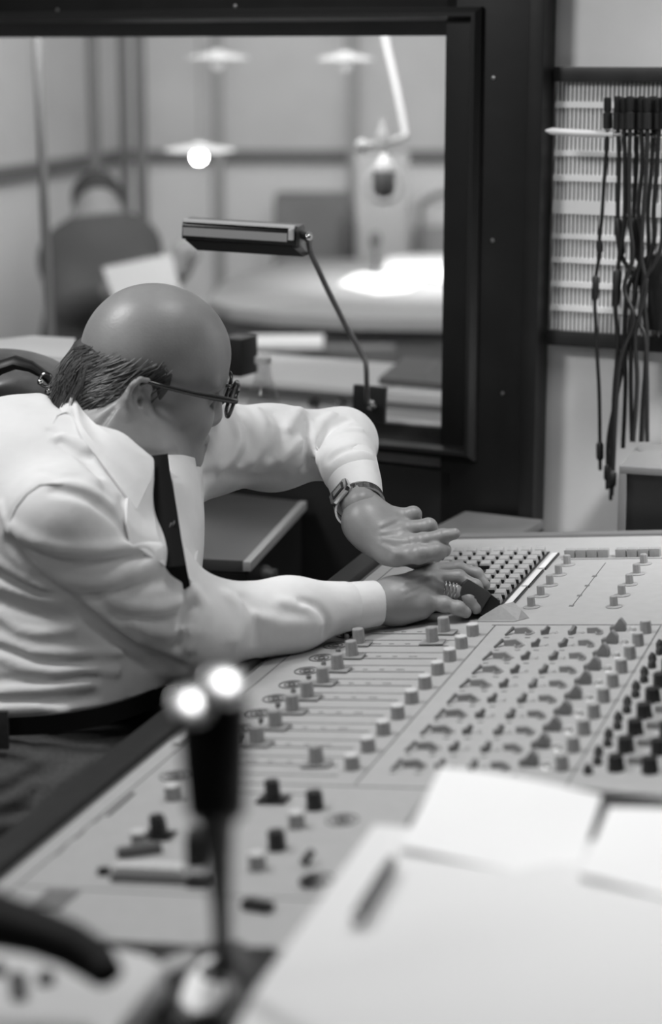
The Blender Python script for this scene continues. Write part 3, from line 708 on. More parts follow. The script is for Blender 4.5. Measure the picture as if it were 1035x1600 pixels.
for k in range(10):
    if k: cp(tg, (.321, rowu[k]+.003, 0), .45+random.uniform(-.2, .2))
    cp(tg, (.3535, rowu[k]+.003, 0), .9+random.uniform(-.2, .2))
mb = MB().ring((0, 0, .0005), .0036, .0006, n=18, m=5, sy=.6)
sl = cpart(mb, 'switch_slot', mat('slot_pale', .5, .4), loc=(.333, rowu[0]+.009, 0))
for k in range(10):
    for x in (.333, .3645, .401, .305):
        if (k, x) != (0, .333): cp(sl, (x, rowu[k]+.009, 0))
# gabled pointer knobs
mb = skew(MB(), [(-.0092, 0), (-.0098, .0052), (-.004, .0068), (.0022, .0152), (.0045, .0152), (.0092, .0085), (.009, 0)], .0048)
pk = cpart(mb, 'pointer_knob', mat('pointer_grey', .2, .45), .0008, loc=(.4055, rowu[0]+.018, 0))
for k in range(1, 10): cp(pk, (.4055, rowu[k]+.018, 0), random.uniform(-.12, .12))
mb = MB().lathe((0, 0, 0), [(.005, 0), (.005, .0016), (.0043, .0022), (.0041, .005), (.003, .007), (.001, .0076)], n=18)
dm = cpart(mb, 'chrome_button', M_chr2, loc=(.4245, rowu[0]+.009, 0))
for k in range(1, 10): cp(dm, (.4245, rowu[k]+.009, 0))
rk = cpart(fluted(.0070, .0140, 8, .95), 'grey_rotary_knob', M_knob, loc=(.4395, rowu[0]+.008, 0))
cpart(MB().lathe((0, 0, .0140), [(.0064, 0), (.0062, .0012), (.0054, .0016)], n=18), 'knob_cap', mat('cap_mid', .42, .4), parent=rk)
for k in range(1, 10): cp(rk, (.4395, rowu[k]+.008, 0), random.uniform(0, 1))
# the dark knob bank to the right
mb = skew(MB(), [(-.0035, 0), (-.0035, .0055), (.001, .010), (.0035, .0055), (.0035, 0)], .003)
bt_ = cpart(mb, 'black_toggle', mat('toggle_black', .035, .45), loc=(.468, rowu[0]+.024, 0), rz=.8)
for k in range(10):
    for dy, dx in ((0, .0), (-.026, -.004)):
        if k or dy: cp(bt_, (.470+dx, rowu[k]+.024+dy, 0), .8)
bk = cpart(fluted(.0088, .0150, 8, .88), 'large_black_knob', M_kblack, loc=(.4905, rowu[0]+.008, 0))
for k in range(1, 10): cp(bk, (.4905, rowu[k]+.010, 0), random.uniform(0, 1))
for k in range(10): cp(bk, (.523, rowu[k]+.006, 0), random.uniform(0, 1))
for k in range(10): cp(bk, (.556, rowu[k]+.006, 0), random.uniform(0, 1))
mb = B(MB(), -.0065, .0065, -.005, .005, 0, .008)
wk = cpart(mb, 'white_button', M_ivory, .001, loc=(.5045, rowu[9]+.030, 0))
for k in range(9): cp(wk, (.5045, rowu[k]+.030, 0))
for k in range(10): cp(wk, (.539, rowu[k]+.028, 0))
# skirted knobs on the far block
mb = MB().lathe((0, 0, 0), [(.0105, 0), (.0105, .0010), (.0060, .0018), (.005, .002)], n=28)
sk = cpart(mb, 'knob_skirt', M_knob); cpart(fluted(.0052, .0120, 9, .96, .0018), 'skirted_knob', M_knob, parent=sk)
ys = [.067, .012, -.043, -.098, -.153]; sk.location = (.2765, ys[0], 0)
for x in (.2765, .3805, .47):
    for y in ys:
        if (x, y) != (.2765, ys[0]): cp(sk, (x, y, 0), random.uniform(0, .5))
# push button rows
mb = MB().prism([(-.0070, -.006, 0), (-.0070, -.0062, .0115), (-.0070, .0, .0095), (-.0070, .006, .0115), (-.0070, .006, 0)], (.0140, 0, 0))
pb_ = cpart(mb, 'push_button', M_knob, .0006, loc=(.2715, .112, 0))
for x in [.2715+.0155*i for i in range(4)]+[.3420+.0155*i for i in range(4)]+[.4140+.0155*i for i in range(4)]:
    if x != .2715: cp(pb_, (x, .112, 0))
# key matrix
cpart(B(MB(), .080, .2365, -.178, .142, 0, .0012), 'key_bed', mat('key_bed', .03, .5))
mb = MB().prism([(-.0078, -.0085, 0), (-.0078, -.0068, .0085), (-.0078, -.001, .0075), (-.0078, .0050, .0105), (-.0078, .0062, .0)], (.0156, 0, 0))
mb.v = [(x*(.82 if z > .006 else 1), y, z) for x, y, z in mb.v]
ky = cpart(mb, 'key_button', M_ivory, .0007)
kd = [cpart(B(MB(), -.0076, .0076, -.0092, -.0080, .0005, .0055), 'key_front', M_kblack, parent=ky)]
first = True; ux = [.089+.0196*i for i in range(8)]; uy = [.128-.0262*j for j in range(12)]
for i, x in enumerate(ux):
    for j, y in enumerate(uy):
        if (i, j) in ((2, 5), (4, 4), (6, 9), (1, 6), (5, 8), (3, 10)): continue
        if first: ky.location = (x, y, .0012); first = False
        else: cp(ky, (x, y, .0012))
lb_ = cpart(B(MB(), -.004, .004, -.043, .043, 0, .0035), 'label_bar', M_pale, .0006, loc=(.247, .083, 0))
cpart(B(MB(), .0041, .0062, -.044, .044, 0, .003), 'bar_edge', M_kblack, parent=lb_)
cp(lb_, (.246, -.012, 0)); cp(lb_, (.245, -.104, 0))
# wedge shaped base with the black control lever
mb = MB().prism([(.224, -.222, 0), (.270, -.222, 0), (.284, -.206, 0), (.268, -.178, 0), (.236, -.178, 0)], (0, 0, .001))
mb.add([(.222, -.216, 0), (.274, -.216, 0), (.286, -.205, 0), (.266, -.180, 0), (.232, -.180, 0), (.250, -.204, .017), (.262, -.186, .016), (.226, -.212, .004), (.276, -.204, .011)],
       [(0, 1, 5, 7), (1, 2, 8, 5), (2, 3, 6, 8), (3, 4, 6), (5, 8, 6), (5, 6, 4, 7), (0, 7, 4), (0, 4, 3, 2, 1)])
cpart(mb, 'lever_ramp', M_knob, label='raised wedge under the hand lever')
# near end: buttons and small fittings
mb = MB().prism([(-.0065, -.007, 0), (-.0065, -.006, .011), (-.0065, .006, .012), (-.0065, .007, 0)], (.0128, 0, 0))
pb2 = cpart(mb, 'square_key', M_cap, .0008, loc=(.119, -1.043, .002))
for i in range(1, 5): cp(pb2, (.119+.0132*i, -1.043, .002))
cpart(B(MB(), .1115, .181, -1.0535, -1.0505, 0, .0055), 'key_bezel', mat('bezel', .12, .5))
for x, y, w, l, h in ((.098, -1.037, .005, .004, .006), (.1925, -1.052, .009, .006, .008)): cpart(B(MB(), x-w, x+w, y-l, y+l, 0, h), 'black_switch', M_kblack, .001)
cpart(B(MB(), .063, .094, -1.115, -1.075, 0, .0008), 'label_plate', mat('plate_grey', .16, .5))
for x, y, a in ((.272, -.998, 1.2), (.29, -1.047, .1)): cpart(MB().tube([(-.006, 0, .004), (.006, 0, .010)], [.004, .0035], 10), 'black_lever', M_kblack, loc=(x, y, 0), rz=a)
cpart(B(MB(), -.014, .014, -.006, .006, 0, .008), 'fader_grip', M_kblack, .003, loc=(.262, -1.095, 0), rz=-.25)
cpart(B(MB(), -.020, .020, -.004, .004, 0, .010), 'fader_grip', M_kdark, .002, loc=(.112, -.992, 0), rz=.5)
cpart(B(MB(), .02, .027, -.60, -.56, 0, .004), 'edge_tab', M_pale, .0005, loc=(0, -.10, 0))
for i in range(2): cpart(B(MB(), .036, .040, -.70-.2*i, -.64-.2*i, 0, .0012), 'tick_strip', M_line)
# ================================================================== the man at the desk
def skin_mat():
    m = mat('skin', .275, .43, spec=.55, noise=.09, nscale=30, bump=.12, bscale=340)
    return m
M_skin = skin_mat()
M_shirt = mat('shirt_cotton', .80, .85, spec=.2, noise=.03, nscale=30, bump=.35, bscale=55)
M_trou = mat('trouser_cloth', .075, .9, spec=.2, noise=.12, nscale=200)
M_hair = mat('hair', .06, .55, spec=.5, noise=.5, nscale=14, bump=.6, bscale=40, stretch=(6, 6, 1.2))
M_tie = mat('tie_silk', .010, .9, spec=.1)

RS = P(97, 815, 2.20); RE = P(300, 982, 2.30); RW = P(598, 942, 2.43)
LS = P(310, 708, 2.54); LE = P(535, 692, 2.70); LW = P(563, 790, 2.47)
PEL = P(40, 1190, 2.32); CHE = P(150, 860, 2.36); NB = P(160, 690, 2.385)
hy = math.radians(14); hp = math.radians(10)
hf = np.array([math.cos(hp)*math.cos(hy), math.cos(hp)*math.sin(hy), -math.sin(hp)])
hr = nrm(np.cross(hf, Z3)); hu = np.cross(hr, hf)
roll = math.radians(-4); hr, hu = hr*math.cos(roll)+hu*math.sin(roll), hu*math.cos(roll)-hr*math.sin(roll)
EAR = P(225, 632, 2.345); HO = EAR-hr*.076
H = lambda f, r, u: HO+hf*f+hr*r+hu*u
HA = [hf, hr, hu]
man = None
# ---- head, neck
S = SDF()
S.ell(H(.017, 0, .056), (.088, .072, .078), HA)                     # skull
S.ell(H(.042, 0, .046), (.064, .060, .062), HA, k=.02)                 # forehead
S.ell(H(-.012, 0, .038), (.056, .066, .056), HA, k=.02)
S.ell(H(.045, 0, -.025), (.048, .053, .060), HA, k=.03)              # mid face
S.ell(H(.038, 0, -.064), (.050, .050, .032), HA, k=.03)                # jaw
S.ell(H(.070, 0, -.080), (.023, .028, .018), HA, k=.025)              # chin
for sg in (-1, 1):
    S.ell(H(.064, sg*.036, -.018), (.026, .025, .024), HA, k=.03)     # cheeks
    S.cone(H(.008, sg*.056, -.035), H(.062, sg*.036, -.082), .016, .015, k=.03)
    S.cone(H(.096, sg*.010, .028), H(.086, sg*.042, .027), .009, .008, k=.015)   # brow
    S.ell(H(.088, sg*.031, .010), (.012, .015, .012), HA, k=.01, op='s')
    S.ell(H(.080, sg*.031, .010), (.0125, .013, .012), HA, k=.004)      # eye ball / lid
    # ear
    EP = [nrm(hf-hr*sg*.42), nrm(hr*sg+hf*.42), hu]
    ec = H(-.006, sg*.074, .001); E_ = lambda f, u, r=0.: ec+EP[0]*f+EP[2]*u+EP[1]*r
    S.ell(E_(-.008, .002, .003), (.0165, .0040, .029), EP, k=.003)
    hx = [E_(.008, .006, .0), E_(.010, .018, .003), E_(.003, .0285, .007), E_(-.009, .031, .009), E_(-.020, .023, .0105), E_(-.0235, .006, .010), E_(-.019, -.010, .008), E_(-.012, -.021, .006)]
    for i in range(len(hx)-1): S.cone(hx[i], hx[i+1], .0034, .0034, k=.002)
    S.cone(E_(-.009, -.022, .004), E_(-.004, -.026, .003), .0062, .0058, k=.004)
    for q0_, q1_ in ((E_(-.006, .020, .006), E_(-.014, .006, .0075)), (E_(-.014, .006, .0075), E_(-.010, -.011, .006))): S.cone(q0_, q1_, .0030, .0030, k=.003)
    S.ell(E_(-.004, -.001, .0085), (.0080, .0095, .0135), EP, k=.002, op='s')
    S.ell(E_(-.004, .018, .012), (.0055, .0075, .006), EP, k=.002, op='s')
    S.ell(E_(.0055, -.004, .003), (.0040, .0050, .0065), EP, k=.003)
S.cone(H(.097, 0, .018), H(.103, 0, -.018), .008, .0105, k=.012)       # nose
S.ell(H(.094, 0, -.024), (.014, .017, .009), HA, k=.008)
S.ell(H(.089, 0, -.048), (.012, .022, .007), HA, k=.01)               # lips
S.ell(H(.087, 0, -.059), (.011, .020, .007), HA, k=.008)
S.cone(H(.092, .024, -.0535), H(.096, -.024, -.0535), .0016, .0016, k=.004, op='s')
S.cone(H(-.030, 0, -.02), NB+np.array([.01, 0, -.0]), .058, .064, k=.03)                                           # neck
S.cone(H(.030, 0, -.080), P(212, 735, 2.37), .040, .052, k=.04)                                   # full throat under the chin
S.fold([(200, 700), (222, 708), (250, 712), (276, 706)], -.0015, .004)
head = S
VF = [S.mesh(HO-.235, HO+.225, .0024)]

# ---- hands
def finger(S, pts, rs, k=.006, tipflat=None):
    for i in range(len(pts)-1): S.cone(pts[i], pts[i+1], rs[i], rs[i+1], k=k if i == 0 else .0035)
    for q, r in list(zip(pts, rs))[1:-1]: S.ell(q, (r*1.02,)*3, k=.004)
R_ = SDF()
zc = 2.44
kn = [P(672, 893, 2.475), P(678, 904, 2.455), P(674, 919, 2.438), P(664, 937, 2.425)]   # knuckles index..little
R_.cone(P(560, 948, 2.42), P(612, 939, 2.43), .0265, .0225, k=.02)
R_.ell(P(612, 941, 2.435), (.028, .024, .021), k=.02)
for q, r in zip(kn, (.0115, .0112, .0108, .0105)):
    R_.cone(P(618, 934, 2.435)+(q-kn[1])*.30, q-np.array([.004, 0, .003]), .0185, r, k=.018)
R_.ell(P(645, 945, 2.452), (.034, .024, .014), k=.012)
R_.cone(P(628, 952, 2.43), P(658, 950, 2.425), .0155, .0125, k=.015)
def kfing(S, pts, rs, k0=.007): finger(S, pts, rs, k=k0)
kfing(R_, [kn[0], P(715, 889, 2.492), P(744, 898, 2.49), P(757, 914, 2.485)], [.0112, .0098, .0088, .0078])
kfing(R_, [kn[1], P(716, 903, 2.462), P(742, 917, 2.455), P(752, 934, 2.45)], [.0112, .0100, .009, .008])
kfing(R_, [kn[2], P(712, 927, 2.436), P(734, 938, 2.432), P(744, 950, 2.43)], [.0106, .0096, .0088, .0078])
kfing(R_, [kn[3], P(694, 944, 2.42), P(716, 950, 2.418), P(728, 957, 2.42)], [.0102, .0092, .0082, .0072])
finger(R_, [P(640, 945, 2.48), P(680, 948, 2.50), P(715, 946, 2.50), P(738, 944, 2.49)], [.014, .012, .0105, .009], k=.01)  # thumb, far side
for a_, b_, h_ in (((632, 912), (668, 895), .0010), ((632, 924), (672, 908), .0009), ((636, 934), (668, 920), .0007)): R_.fold([a_, b_], h_, .0035)
R_.fold([(670, 886), (680, 886)], .0014, .006); R_.fold([(681, 899), (685, 903)], .0014, .0055); R_.fold([(676, 916), (680, 920)], .0012, .005)
VF.append(R_.mesh(P(560, 990, 2.36), P(560, 990, 2.36), .0015) if 0 else R_.mesh(P(640, 940, 2.44)-[.115, .09, .07], P(640, 940, 2.44)+[.115, .09, .07], .0014))
L_ = SDF()
kL = [P(624, 868, 2.425), P(632, 847, 2.435), P(630, 827, 2.452), P(620, 807, 2.47)]      # index, middle, ring, little
L_.cone(P(560, 770, 2.50), P(572, 804, 2.468), .0255, .0235, k=.02)
L_.ell(P(578, 820, 2.458), (.026, .022, .024), k=.02)
for q, r in zip(kL, (.0125, .0115, .0112, .0105)):
    L_.cone(P(582, 824, 2.458)+(q-kL[1])*.50, q-np.array([.003, 0, 0]), .0175, r, k=.016)
L_.cone(P(562, 818, 2.458), P(606, 860, 2.438), .0185, .016, k=.02)
L_.ell(P(604, 842, 2.465), (.032, .022, .024), k=.014)
kfing(L_, [kL[0], P(655, 866, 2.41), P(682, 862, 2.41), P(694, 859, 2.415)], [.0122, .0112, .0108, .0092], .006)
kfing(L_, [kL[1], P(662, 845, 2.42), P(692, 838, 2.415), P(711, 834, 2.412)], [.0112, .0096, .0086, .0070], .006)
kfing(L_, [kL[2], P(670, 823, 2.442), P(674, 832, 2.465), P(660, 842, 2.475)], [.0108, .0100, .009, .008], .006)
kfing(L_, [kL[3], P(646, 804, 2.465), P(648, 814, 2.49), P(638, 824, 2.495)], [.0104, .0096, .0085, .0075], .006)
finger(L_, [P(596, 850, 2.47), P(625, 868, 2.475), P(650, 874, 2.47), P(668, 871, 2.465)], [.0145, .0125, .011, .0095], k=.008)  # thumb tucked behind the palm
for a_, b_ in (((596, 822), (622, 809)), ((596, 832), (628, 826)), ((596, 842), (630, 846)), ((594, 850), (620, 864))): L_.fold([a_, b_], .0009, .0035)
for a_, b_ in (((598, 828), (620, 818)), ((600, 838), (626, 837)), ((600, 848), (622, 856))): L_.fold([a_, b_], -.0007, .0035)
for q in ((630, 846), (628, 826), (622, 866)): L_.fold([q, (q[0]+3, q[1])], .0018, .0055)
L_.fold([(660, 843), (664, 842)], .0006, .005); L_.fold([(690, 838), (694, 837)], .0006, .005); L_.fold([(706, 831), (713, 830)], -.0006, .003)
VF.append(L_.mesh(P(625, 830, 2.45)-[.10, .09, .08], P(625, 830, 2.45)+[.10, .09, .08], .0014))

# ---- body under the clothes (joins head, hands and trunk)
BS = SDF()
BS.cone(PEL, CHE, .12, .10); BS.cone(CHE, NB, .09, .058, k=.06)
BS.cone(RS, RE, .04, .036, k=.04); BS.cone(RE, RW-(RW-RE)*.12, .034, .0235, k=.03)
BS.cone(LS, LE, .04, .036, k=.04); BS.cone(LE, LW, .034, .024, k=.03)
BS.cone(CHE+(NB-CHE)*.6, RS, .05, .04, k=.05); BS.cone(CHE+(NB-CHE)*.6, LS, .05, .04, k=.05)
KN1 = P(262, 1300, 2.0); KN1 = np.array([.02, 1.98, .585]); KN2 = np.array([.06, 2.36, .585])
HP1 = PEL+np.array([.0, -.09, -.02]); HP2 = PEL+np.array([.05, .10, -.02])
AN1 = np.array([.02, 1.98, .10]); AN2 = np.array([.06, 2.36, .10])
BS.cone(HP1, KN1, .07, .055, k=.05); BS.cone(HP2, KN2, .07, .055, k=.05)
BS.cone(KN1, AN1, .05, .035, k=.03); BS.cone(KN2, AN2, .05, .035, k=.03)
VF.append(BS.mesh(np.array([-.62, 1.7, .03]), np.array([.25, 2.85, 1.45]), .009))
body = meshobj('person', VF, M_skin)
bc_ = np.array([-.35, 2.2, 0.])
body.data.transform(Matrix.Translation(-Vector(bc_))); body.location = bc_; WL['person'] = tuple(bc_)
tag(body, 'bald man in glasses, white shirt and dark tie leaning over the recording desk', 'person')
man = body

# ---- shirt
T = SDF()
T.ell(P(140, 842, 2.38), (.125, .165, .135), k=.06)
T.ell(P(100, 960, 2.38), (.135, .15, .15), k=.10)
T.ell(P(55, 1090, 2.36), (.168, .17, .115), k=.10)
T.ell(P(90, 765, 2.41), (.115, .17, .085), [nrm([1, .2, .35]), nrm([-.2, 1, 0]), nrm([-.35, 0, 1])], k=.08)
T.ell(P(215, 775, 2.41), (.062, .10, .075), k=.06)
T.ell(P(10, 800, 2.40), (.10, .17, .13), k=.08)
T.cone(P(135, 730, 2.40), P(145, 700, 2.40), .080, .060, k=.05)
# near sleeve
T.cone(RS, RS*.45+RE*.55, .058, .056, k=.045); T.cone(RS*.45+RE*.55, RE+np.array([0, 0, .002]), .056, .057, k=.03)
T.cone(RE, RE*.5+RW*.5, .053, .0435, k=.03); T.cone(RE*.5+RW*.5, P(536, 948, 2.40), .0435, .031, k=.02)
# far sleeve
T.cone(LS+np.array([.0, 0, .012]), LS*.5+LE*.5, .056, .052, k=.05); T.cone(LS*.5+LE*.5, LE, .052, .046, k=.03)
T.cone(LE, P(546, 733, 2.55), .044, .037, k=.02)
T.cone(P(150, 745, 2.38), LS, .06, .05, k=.05)
T.ell(head_c := H(-.01, 0, .03), (.10, .09, .12), HA, k=.01, op='s')
T.cone(H(-.035, 0, -.03), NB+np.array([.01, 0, .03]), .064, .068, k=.02, op='s')
T.cone(H(.03, 0, -.05), P(232, 700, 2.36), .062, .056, k=.012, op='s')
T.plane(P(55, 1118, 2.19), (0.02, 0, -1))
F = lambda l, h, w: T.fold(l, h*1.75, w*.82)
# near sleeve folds
F([(22, 826), (55, 846), (95, 857), (150, 859), (205, 853), (248, 858)], .0055, .0085)
F([(25, 846), (70, 872), (130, 880), (190, 872), (232, 868)], -.004, .008)
F([(60, 882), (95, 902), (135, 912), (178, 908), (214, 888), (238, 868)], .005, .009)
F([(60, 905), (110, 930), (170, 932), (215, 916), (262, 905)], -.003, .009)
F([(170, 935), (205, 948), (250, 952), (290, 940)], .004, .010)
F([(180, 962), (220, 966), (262, 962), (300, 945)], -.003, .008)
F([(205, 972), (232, 985), (262, 990), (292, 985)], .004, .009)
F([(210, 902), (232, 884), (248, 872)], .003, .007)
F([(292, 922), (290, 955), (285, 990), (278, 1010)], -.009, .0065)
F([(304, 925), (318, 945), (308, 985), (296, 1010)], .005, .010)
F([(15, 850), (55, 890), (110, 940), (165, 985), (230, 1028), (280, 1045)], -.008, .010)
F([(30, 846), (90, 905), (150, 952), (215, 1000)], .003, .010)
F([(355, 930), (372, 945), (380, 970), (368, 1000)], .004, .010)
F([(385, 935), (405, 960), (402, 1000)], -.003, .010)
F([(400, 960), (440, 975), (490, 975)], .003, .010)
F([(470, 940), (500, 950), (512, 972), (510, 992)], -.004, .006)
F([(440, 940), (480, 950), (498, 975)], .003, .008)
# shoulder seam and yoke
F([(85, 766), (105, 768), (130, 775), (155, 789)], -.007, .006)
F([(155, 789), (185, 815), (205, 848)], -.004, .006)
F([(100, 755), (140, 764), (175, 790)], .002, .008)
F([(60, 758), (40, 772), (22, 792), (14, 812)], -.0022, .003)
F([(92, 690), (108, 702), (126, 710), (140, 712)], -.006, .006)
F([(98, 682), (120, 690), (140, 700)], .004, .008)
F([(128, 712), (145, 730), (152, 740)], -.005, .007)
F([(80, 672), (112, 684)], -.002, .006); F([(95, 728), (125, 735), (150, 752)], .002, .01)
F([(60, 735), (90, 745), (120, 744)], -.002, .008)
F([(0, 790), (8, 812), (14, 835)], .003, .005)
F([(190, 780), (195, 805), (205, 840)], -.003, .005)
# trunk folds
for l in ([(0, 880), (40, 905), (80, 925)], [(0, 915), (30, 925), (60, 935), (110, 942)], [(0, 962), (30, 985), (60, 990), (110, 985)],
          [(0, 1028), (40, 1045), (85, 1052), (130, 1046), (180, 1050)], [(0, 1000), (50, 1020), (110, 1022), (190, 1018)],
          [(0, 1082), (60, 1078), (140, 1068)], [(0, 1108), (60, 1106), (100, 1112)]): F(l, .0034, .0065)
for l in ([(0, 900), (50, 920), (110, 938)], [(0, 940), (40, 955), (110, 965)], [(0, 1012), (60, 1032), (140, 1036)], [(0, 1062), (70, 1066), (150, 1060)], [(0, 1094), (80, 1094), (150, 1088)]): F(l, -.0032, .006)
F2 = lambda l, h, w: T.fold(l, h*2.1, w*.82)
# far sleeve folds
F2([(352, 640), (368, 668), (372, 690), (362, 715), (345, 735)], .005, .007)
F2([(372, 640), (390, 670), (392, 700), (380, 722)], -.004, .008)
F2([(400, 640), (412, 662), (410, 690), (395, 722)], .003, .009)
F2([(430, 645), (442, 665), (438, 690), (425, 712)], -.003, .009)
F2([(480, 655), (478, 680), (482, 705), (480, 730)], -.007, .0065)
F2([(520, 648), (502, 662), (490, 688), (488, 712)], .005, .007)
F2([(545, 655), (520, 668), (500, 690), (492, 720)], -.003, .006)
F2([(565, 672), (535, 675), (512, 690), (498, 720)], .004, .006)
F2([(470, 640), (460, 652), (450, 668)], .003, .008)
F2([(575, 700), (545, 700), (515, 718)], -.003, .006)
F2([(440, 720), (455, 706), (470, 690)], .004, .008)
F2([(320, 745), (355, 738), (400, 750), (440, 745)], -.003, .008)
v, f = T.mesh(np.array([-.70, 1.8, .60]), np.array([.12, 2.95, 1.32]), .0032)
shirt = meshobj('shirt', [(v, f)], M_shirt, man, 1)
def cuff(pts, rs, name='cuff', flat=1., side=None):
    mb = MB(); pts = [np.asarray(p) for p in pts]
    mb.tube(pts+[pts[-1]-(pts[-1]-pts[-2])*.02, pts[0]], list(rs)+[rs[-1]-.003, rs[0]-.004], 32, caps=False)
    return mb.build(name, M_shirt, man)
cuff([P(522, 951, 2.395), P(530, 950, 2.398), P(560, 946, 2.412), P(586, 943, 2.425), P(589, 942.6, 2.426)], [.0275, .0305, .0295, .0285, .0275])
cuff([P(545, 722, 2.565), P(547, 728, 2.56), P(555, 755, 2.535), P(560, 779, 2.50), P(561, 782, 2.497)], [.034, .0365, .0345, .0318, .031])
MB().ball(P(536, 935, 2.372), .004, 10, sc=(1, 1, .5)).build('cuff_button', M_pale, man)

# stitched seams lying on the cloth
def seam(px, r=.0009):
    Q, ok = T.hit([(x*(1-t)+x2*t, y*(1-t)+y2*t) for (x, y), (x2, y2) in zip(px[:-1], px[1:]) for t in (0, .25, .5, .75)]); Q = Q[ok]
    d = [nrm(CAM-q) for q in Q]; MB().tube([q+e*.0008 for q, e in zip(Q, d)], r, 6).build('seam', mat('seam_shade', .42, .9), man)
seam([(104, 757), (82, 756), (62, 758), (42, 772), (26, 792), (16, 815), (12, 840)])
# collar and shirt front
def snapd(x, y):
    q, _ = T.hit([(x, y)]); q2, _ = head.hit([(x, y)])
    d1 = (q[0]-CAM)@cF; d2 = (q2[0]-CAM)@cF
    return min(d1, d2, 2.52)
def strip(rows, th, name, m, parent=man, label=None):
    # rows of (x, y, d); resampled smoothly
    rows = [[(x, y, d) if d > 1 else (x, y, snapd(x, y)-d) for x, y, d in row] for row in rows]
    A = np.array(rows, float); g = []
    for row in A:
        Q = []
        for i in range(len(row)-1):
            p0, p1, p2, p3 = row[max(i-1, 0)], row[i], row[i+1], row[min(i+2, len(row)-1)]
            for t in np.linspace(0, 1, 7)[:-1]: Q.append(.5*((2*p1)+(p2-p0)*t+(2*p0-5*p1+4*p2-p3)*t*t+(-p0+3*p1-3*p2+p3)*t**3))
        Q.append(row[-1]); g.append(Q)
    g = np.array(g); n = 6; rr_ = []
    for j in range(len(g)-1):
        for t in np.linspace(0, 1, n)[:-1]: rr_.append(g[j]*(1-t)+g[j+1]*t)
    rr_.append(g[-1]); pts = [[P(*q) for q in row] for row in rr_]
    return MB().sheet(pts, th).build(name, m, parent, label=label)
strip([[(96, 640, .0), (104, 622, .0), (113, 616, .004), (128, 642, .006), (160, 672, .007), (198, 698, .008), (240, 722, .008)],
       [(90, 650, .002), (98, 634, .003), (112, 632, .009), (130, 672, .012), (168, 715, .013), (205, 745, .013), (236, 748, .010)],
       [(84, 662, .0), (92, 650, .0), (110, 648, .006), (128, 682, .006), (162, 728, .006), (192, 768, .006), (213, 797, .006)]], .003, 'collar', M_shirt)
strip([[(262, 712, .0), (285, 712, .003), (303, 716, .0)], [(270, 760, .004), (295, 765, .005), (312, 768, .0)], [(276, 815, .004), (298, 820, .005), (312, 820, .0)], [(284, 860, .004), (300, 865, .005), (308, 860, .0)], [(294, 905, .004), (298, 910, .004), (302, 905, .0)]], .003, 'shirt_front', M_shirt)
strip([[(208, 742, .004), (222, 735, .004), (238, 740, .003)], [(198, 778, .004), (214, 790, .004), (236, 790, .003)], [(196, 815, .003), (220, 835, .004), (246, 842, .003)], [(204, 848, .002), (232, 868, .004), (258, 885, .003)]], .003, 'shirt_front', M_shirt)
# tie
tc = [(250, 712), (250, 724), (250, 740), (252, 765), (258, 800), (264, 840), (272, 885), (281, 926)]; tw_ = [11, 13, 15, 18, 18, 18, 18, 17]
fit = np.polyfit([y for x, y in tc[2:7]], [snapd(x, y) for x, y in tc[2:7]], 1)
strip([[(x-w_, y+1, np.polyval(fit, y)-.006+(.05 if y > 920 else 0)), (x, y, np.polyval(fit, y)-.012+(.05 if y > 920 else 0)), (x+w_, y-2, np.polyval(fit, y)-.006+(.05 if y > 920 else 0))] for (x, y), w_ in zip(tc, tw_)], .004, 'tie', M_tie)
for (x, y) in ((264, 822), (269, 819)): MB().tube([P(x, y+6, np.polyval(fit, y)-.0145), P(x+4, y-5, np.polyval(fit, y)-.0145)], .0007, 6).build('tie_mark', mat('tie_thread', .16, .6), man)

# ---- trousers, belt
TR = SDF()
TR.ell(P(50, 1160, 2.36), (.17, .175, .09), k=.06)
TR.cone(HP1+[0, 0, -.02], KN1, .092, .072, k=.06); TR.cone(HP2+[0, 0, -.02], KN2, .092, .072, k=.06)
TR.ell(PEL+[-.03, 0, -.03], (.17, .19, .11), k=.06)
TR.cone(KN1, AN1, .068, .05, k=.04); TR.cone(KN2, AN2, .068, .05, k=.04)
TR.plane(P(55, 1136, 2.19), (-0.02, 0, 1))
G = TR.fold
for l in ([(0, 1222), (30, 1208), (60, 1188)], [(0, 1258), (25, 1245), (52, 1225)], [(0, 1290), (30, 1288), (60, 1278)], [(90, 1232), (125, 1200), (170, 1185)], [(60, 1255), (95, 1225), (130, 1208)]): G(l, .005, .008)
for l in ([(42, 1152), (58, 1170), (62, 1200), (55, 1240), (40, 1290)],): G(l, -.004, .003)
for l in ([(0, 1240), (30, 1228), (55, 1208)], [(0, 1275), (30, 1268)], [(80, 1238), (110, 1222), (150, 1200)]): G(l, -.004, .008)
v, f = TR.mesh(np.array([-.68, 1.75, .05]), np.array([.2, 2.75, .82]), .0055); meshobj('trousers', [(v, f)], M_trou, man, 1)
cB = P(55, 1130, 2.36); cB[2] = P(55, 1127, 2.19)[2]
mb = MB()
pb = []
for k_ in range(49):
    a = 2*math.pi*k_/48; pb.append(cB+[.171*math.cos(a), .176*math.sin(a), .002*math.cos(a)])
g = [[q+[0, 0, z] for q in pb] for z in (-.011, .0, .011)]
mb.sheet(g, .004); mb.build('belt', mat('belt_leather', .014, .4), man)
q = P(2, 1140, 2.158); MB().box(q, (.008, .003, .022)).build('belt_loop', M_trou, man, bevel=.001)
MB().ball(P(55, 1222, 2.20), .010, 12, sc=(.5, .5, 1.3)).build('handkerchief', M_paper, man, label='white cloth peeping from the trouser pocket')
for i, (a_, z_) in enumerate(((AN1, 0), (AN2, 0))):
    MB().ball(a_+[.06, 0, -.055], .05, 16, sc=(2.4, .9, .9)).build('shoe', M_kblack, man)

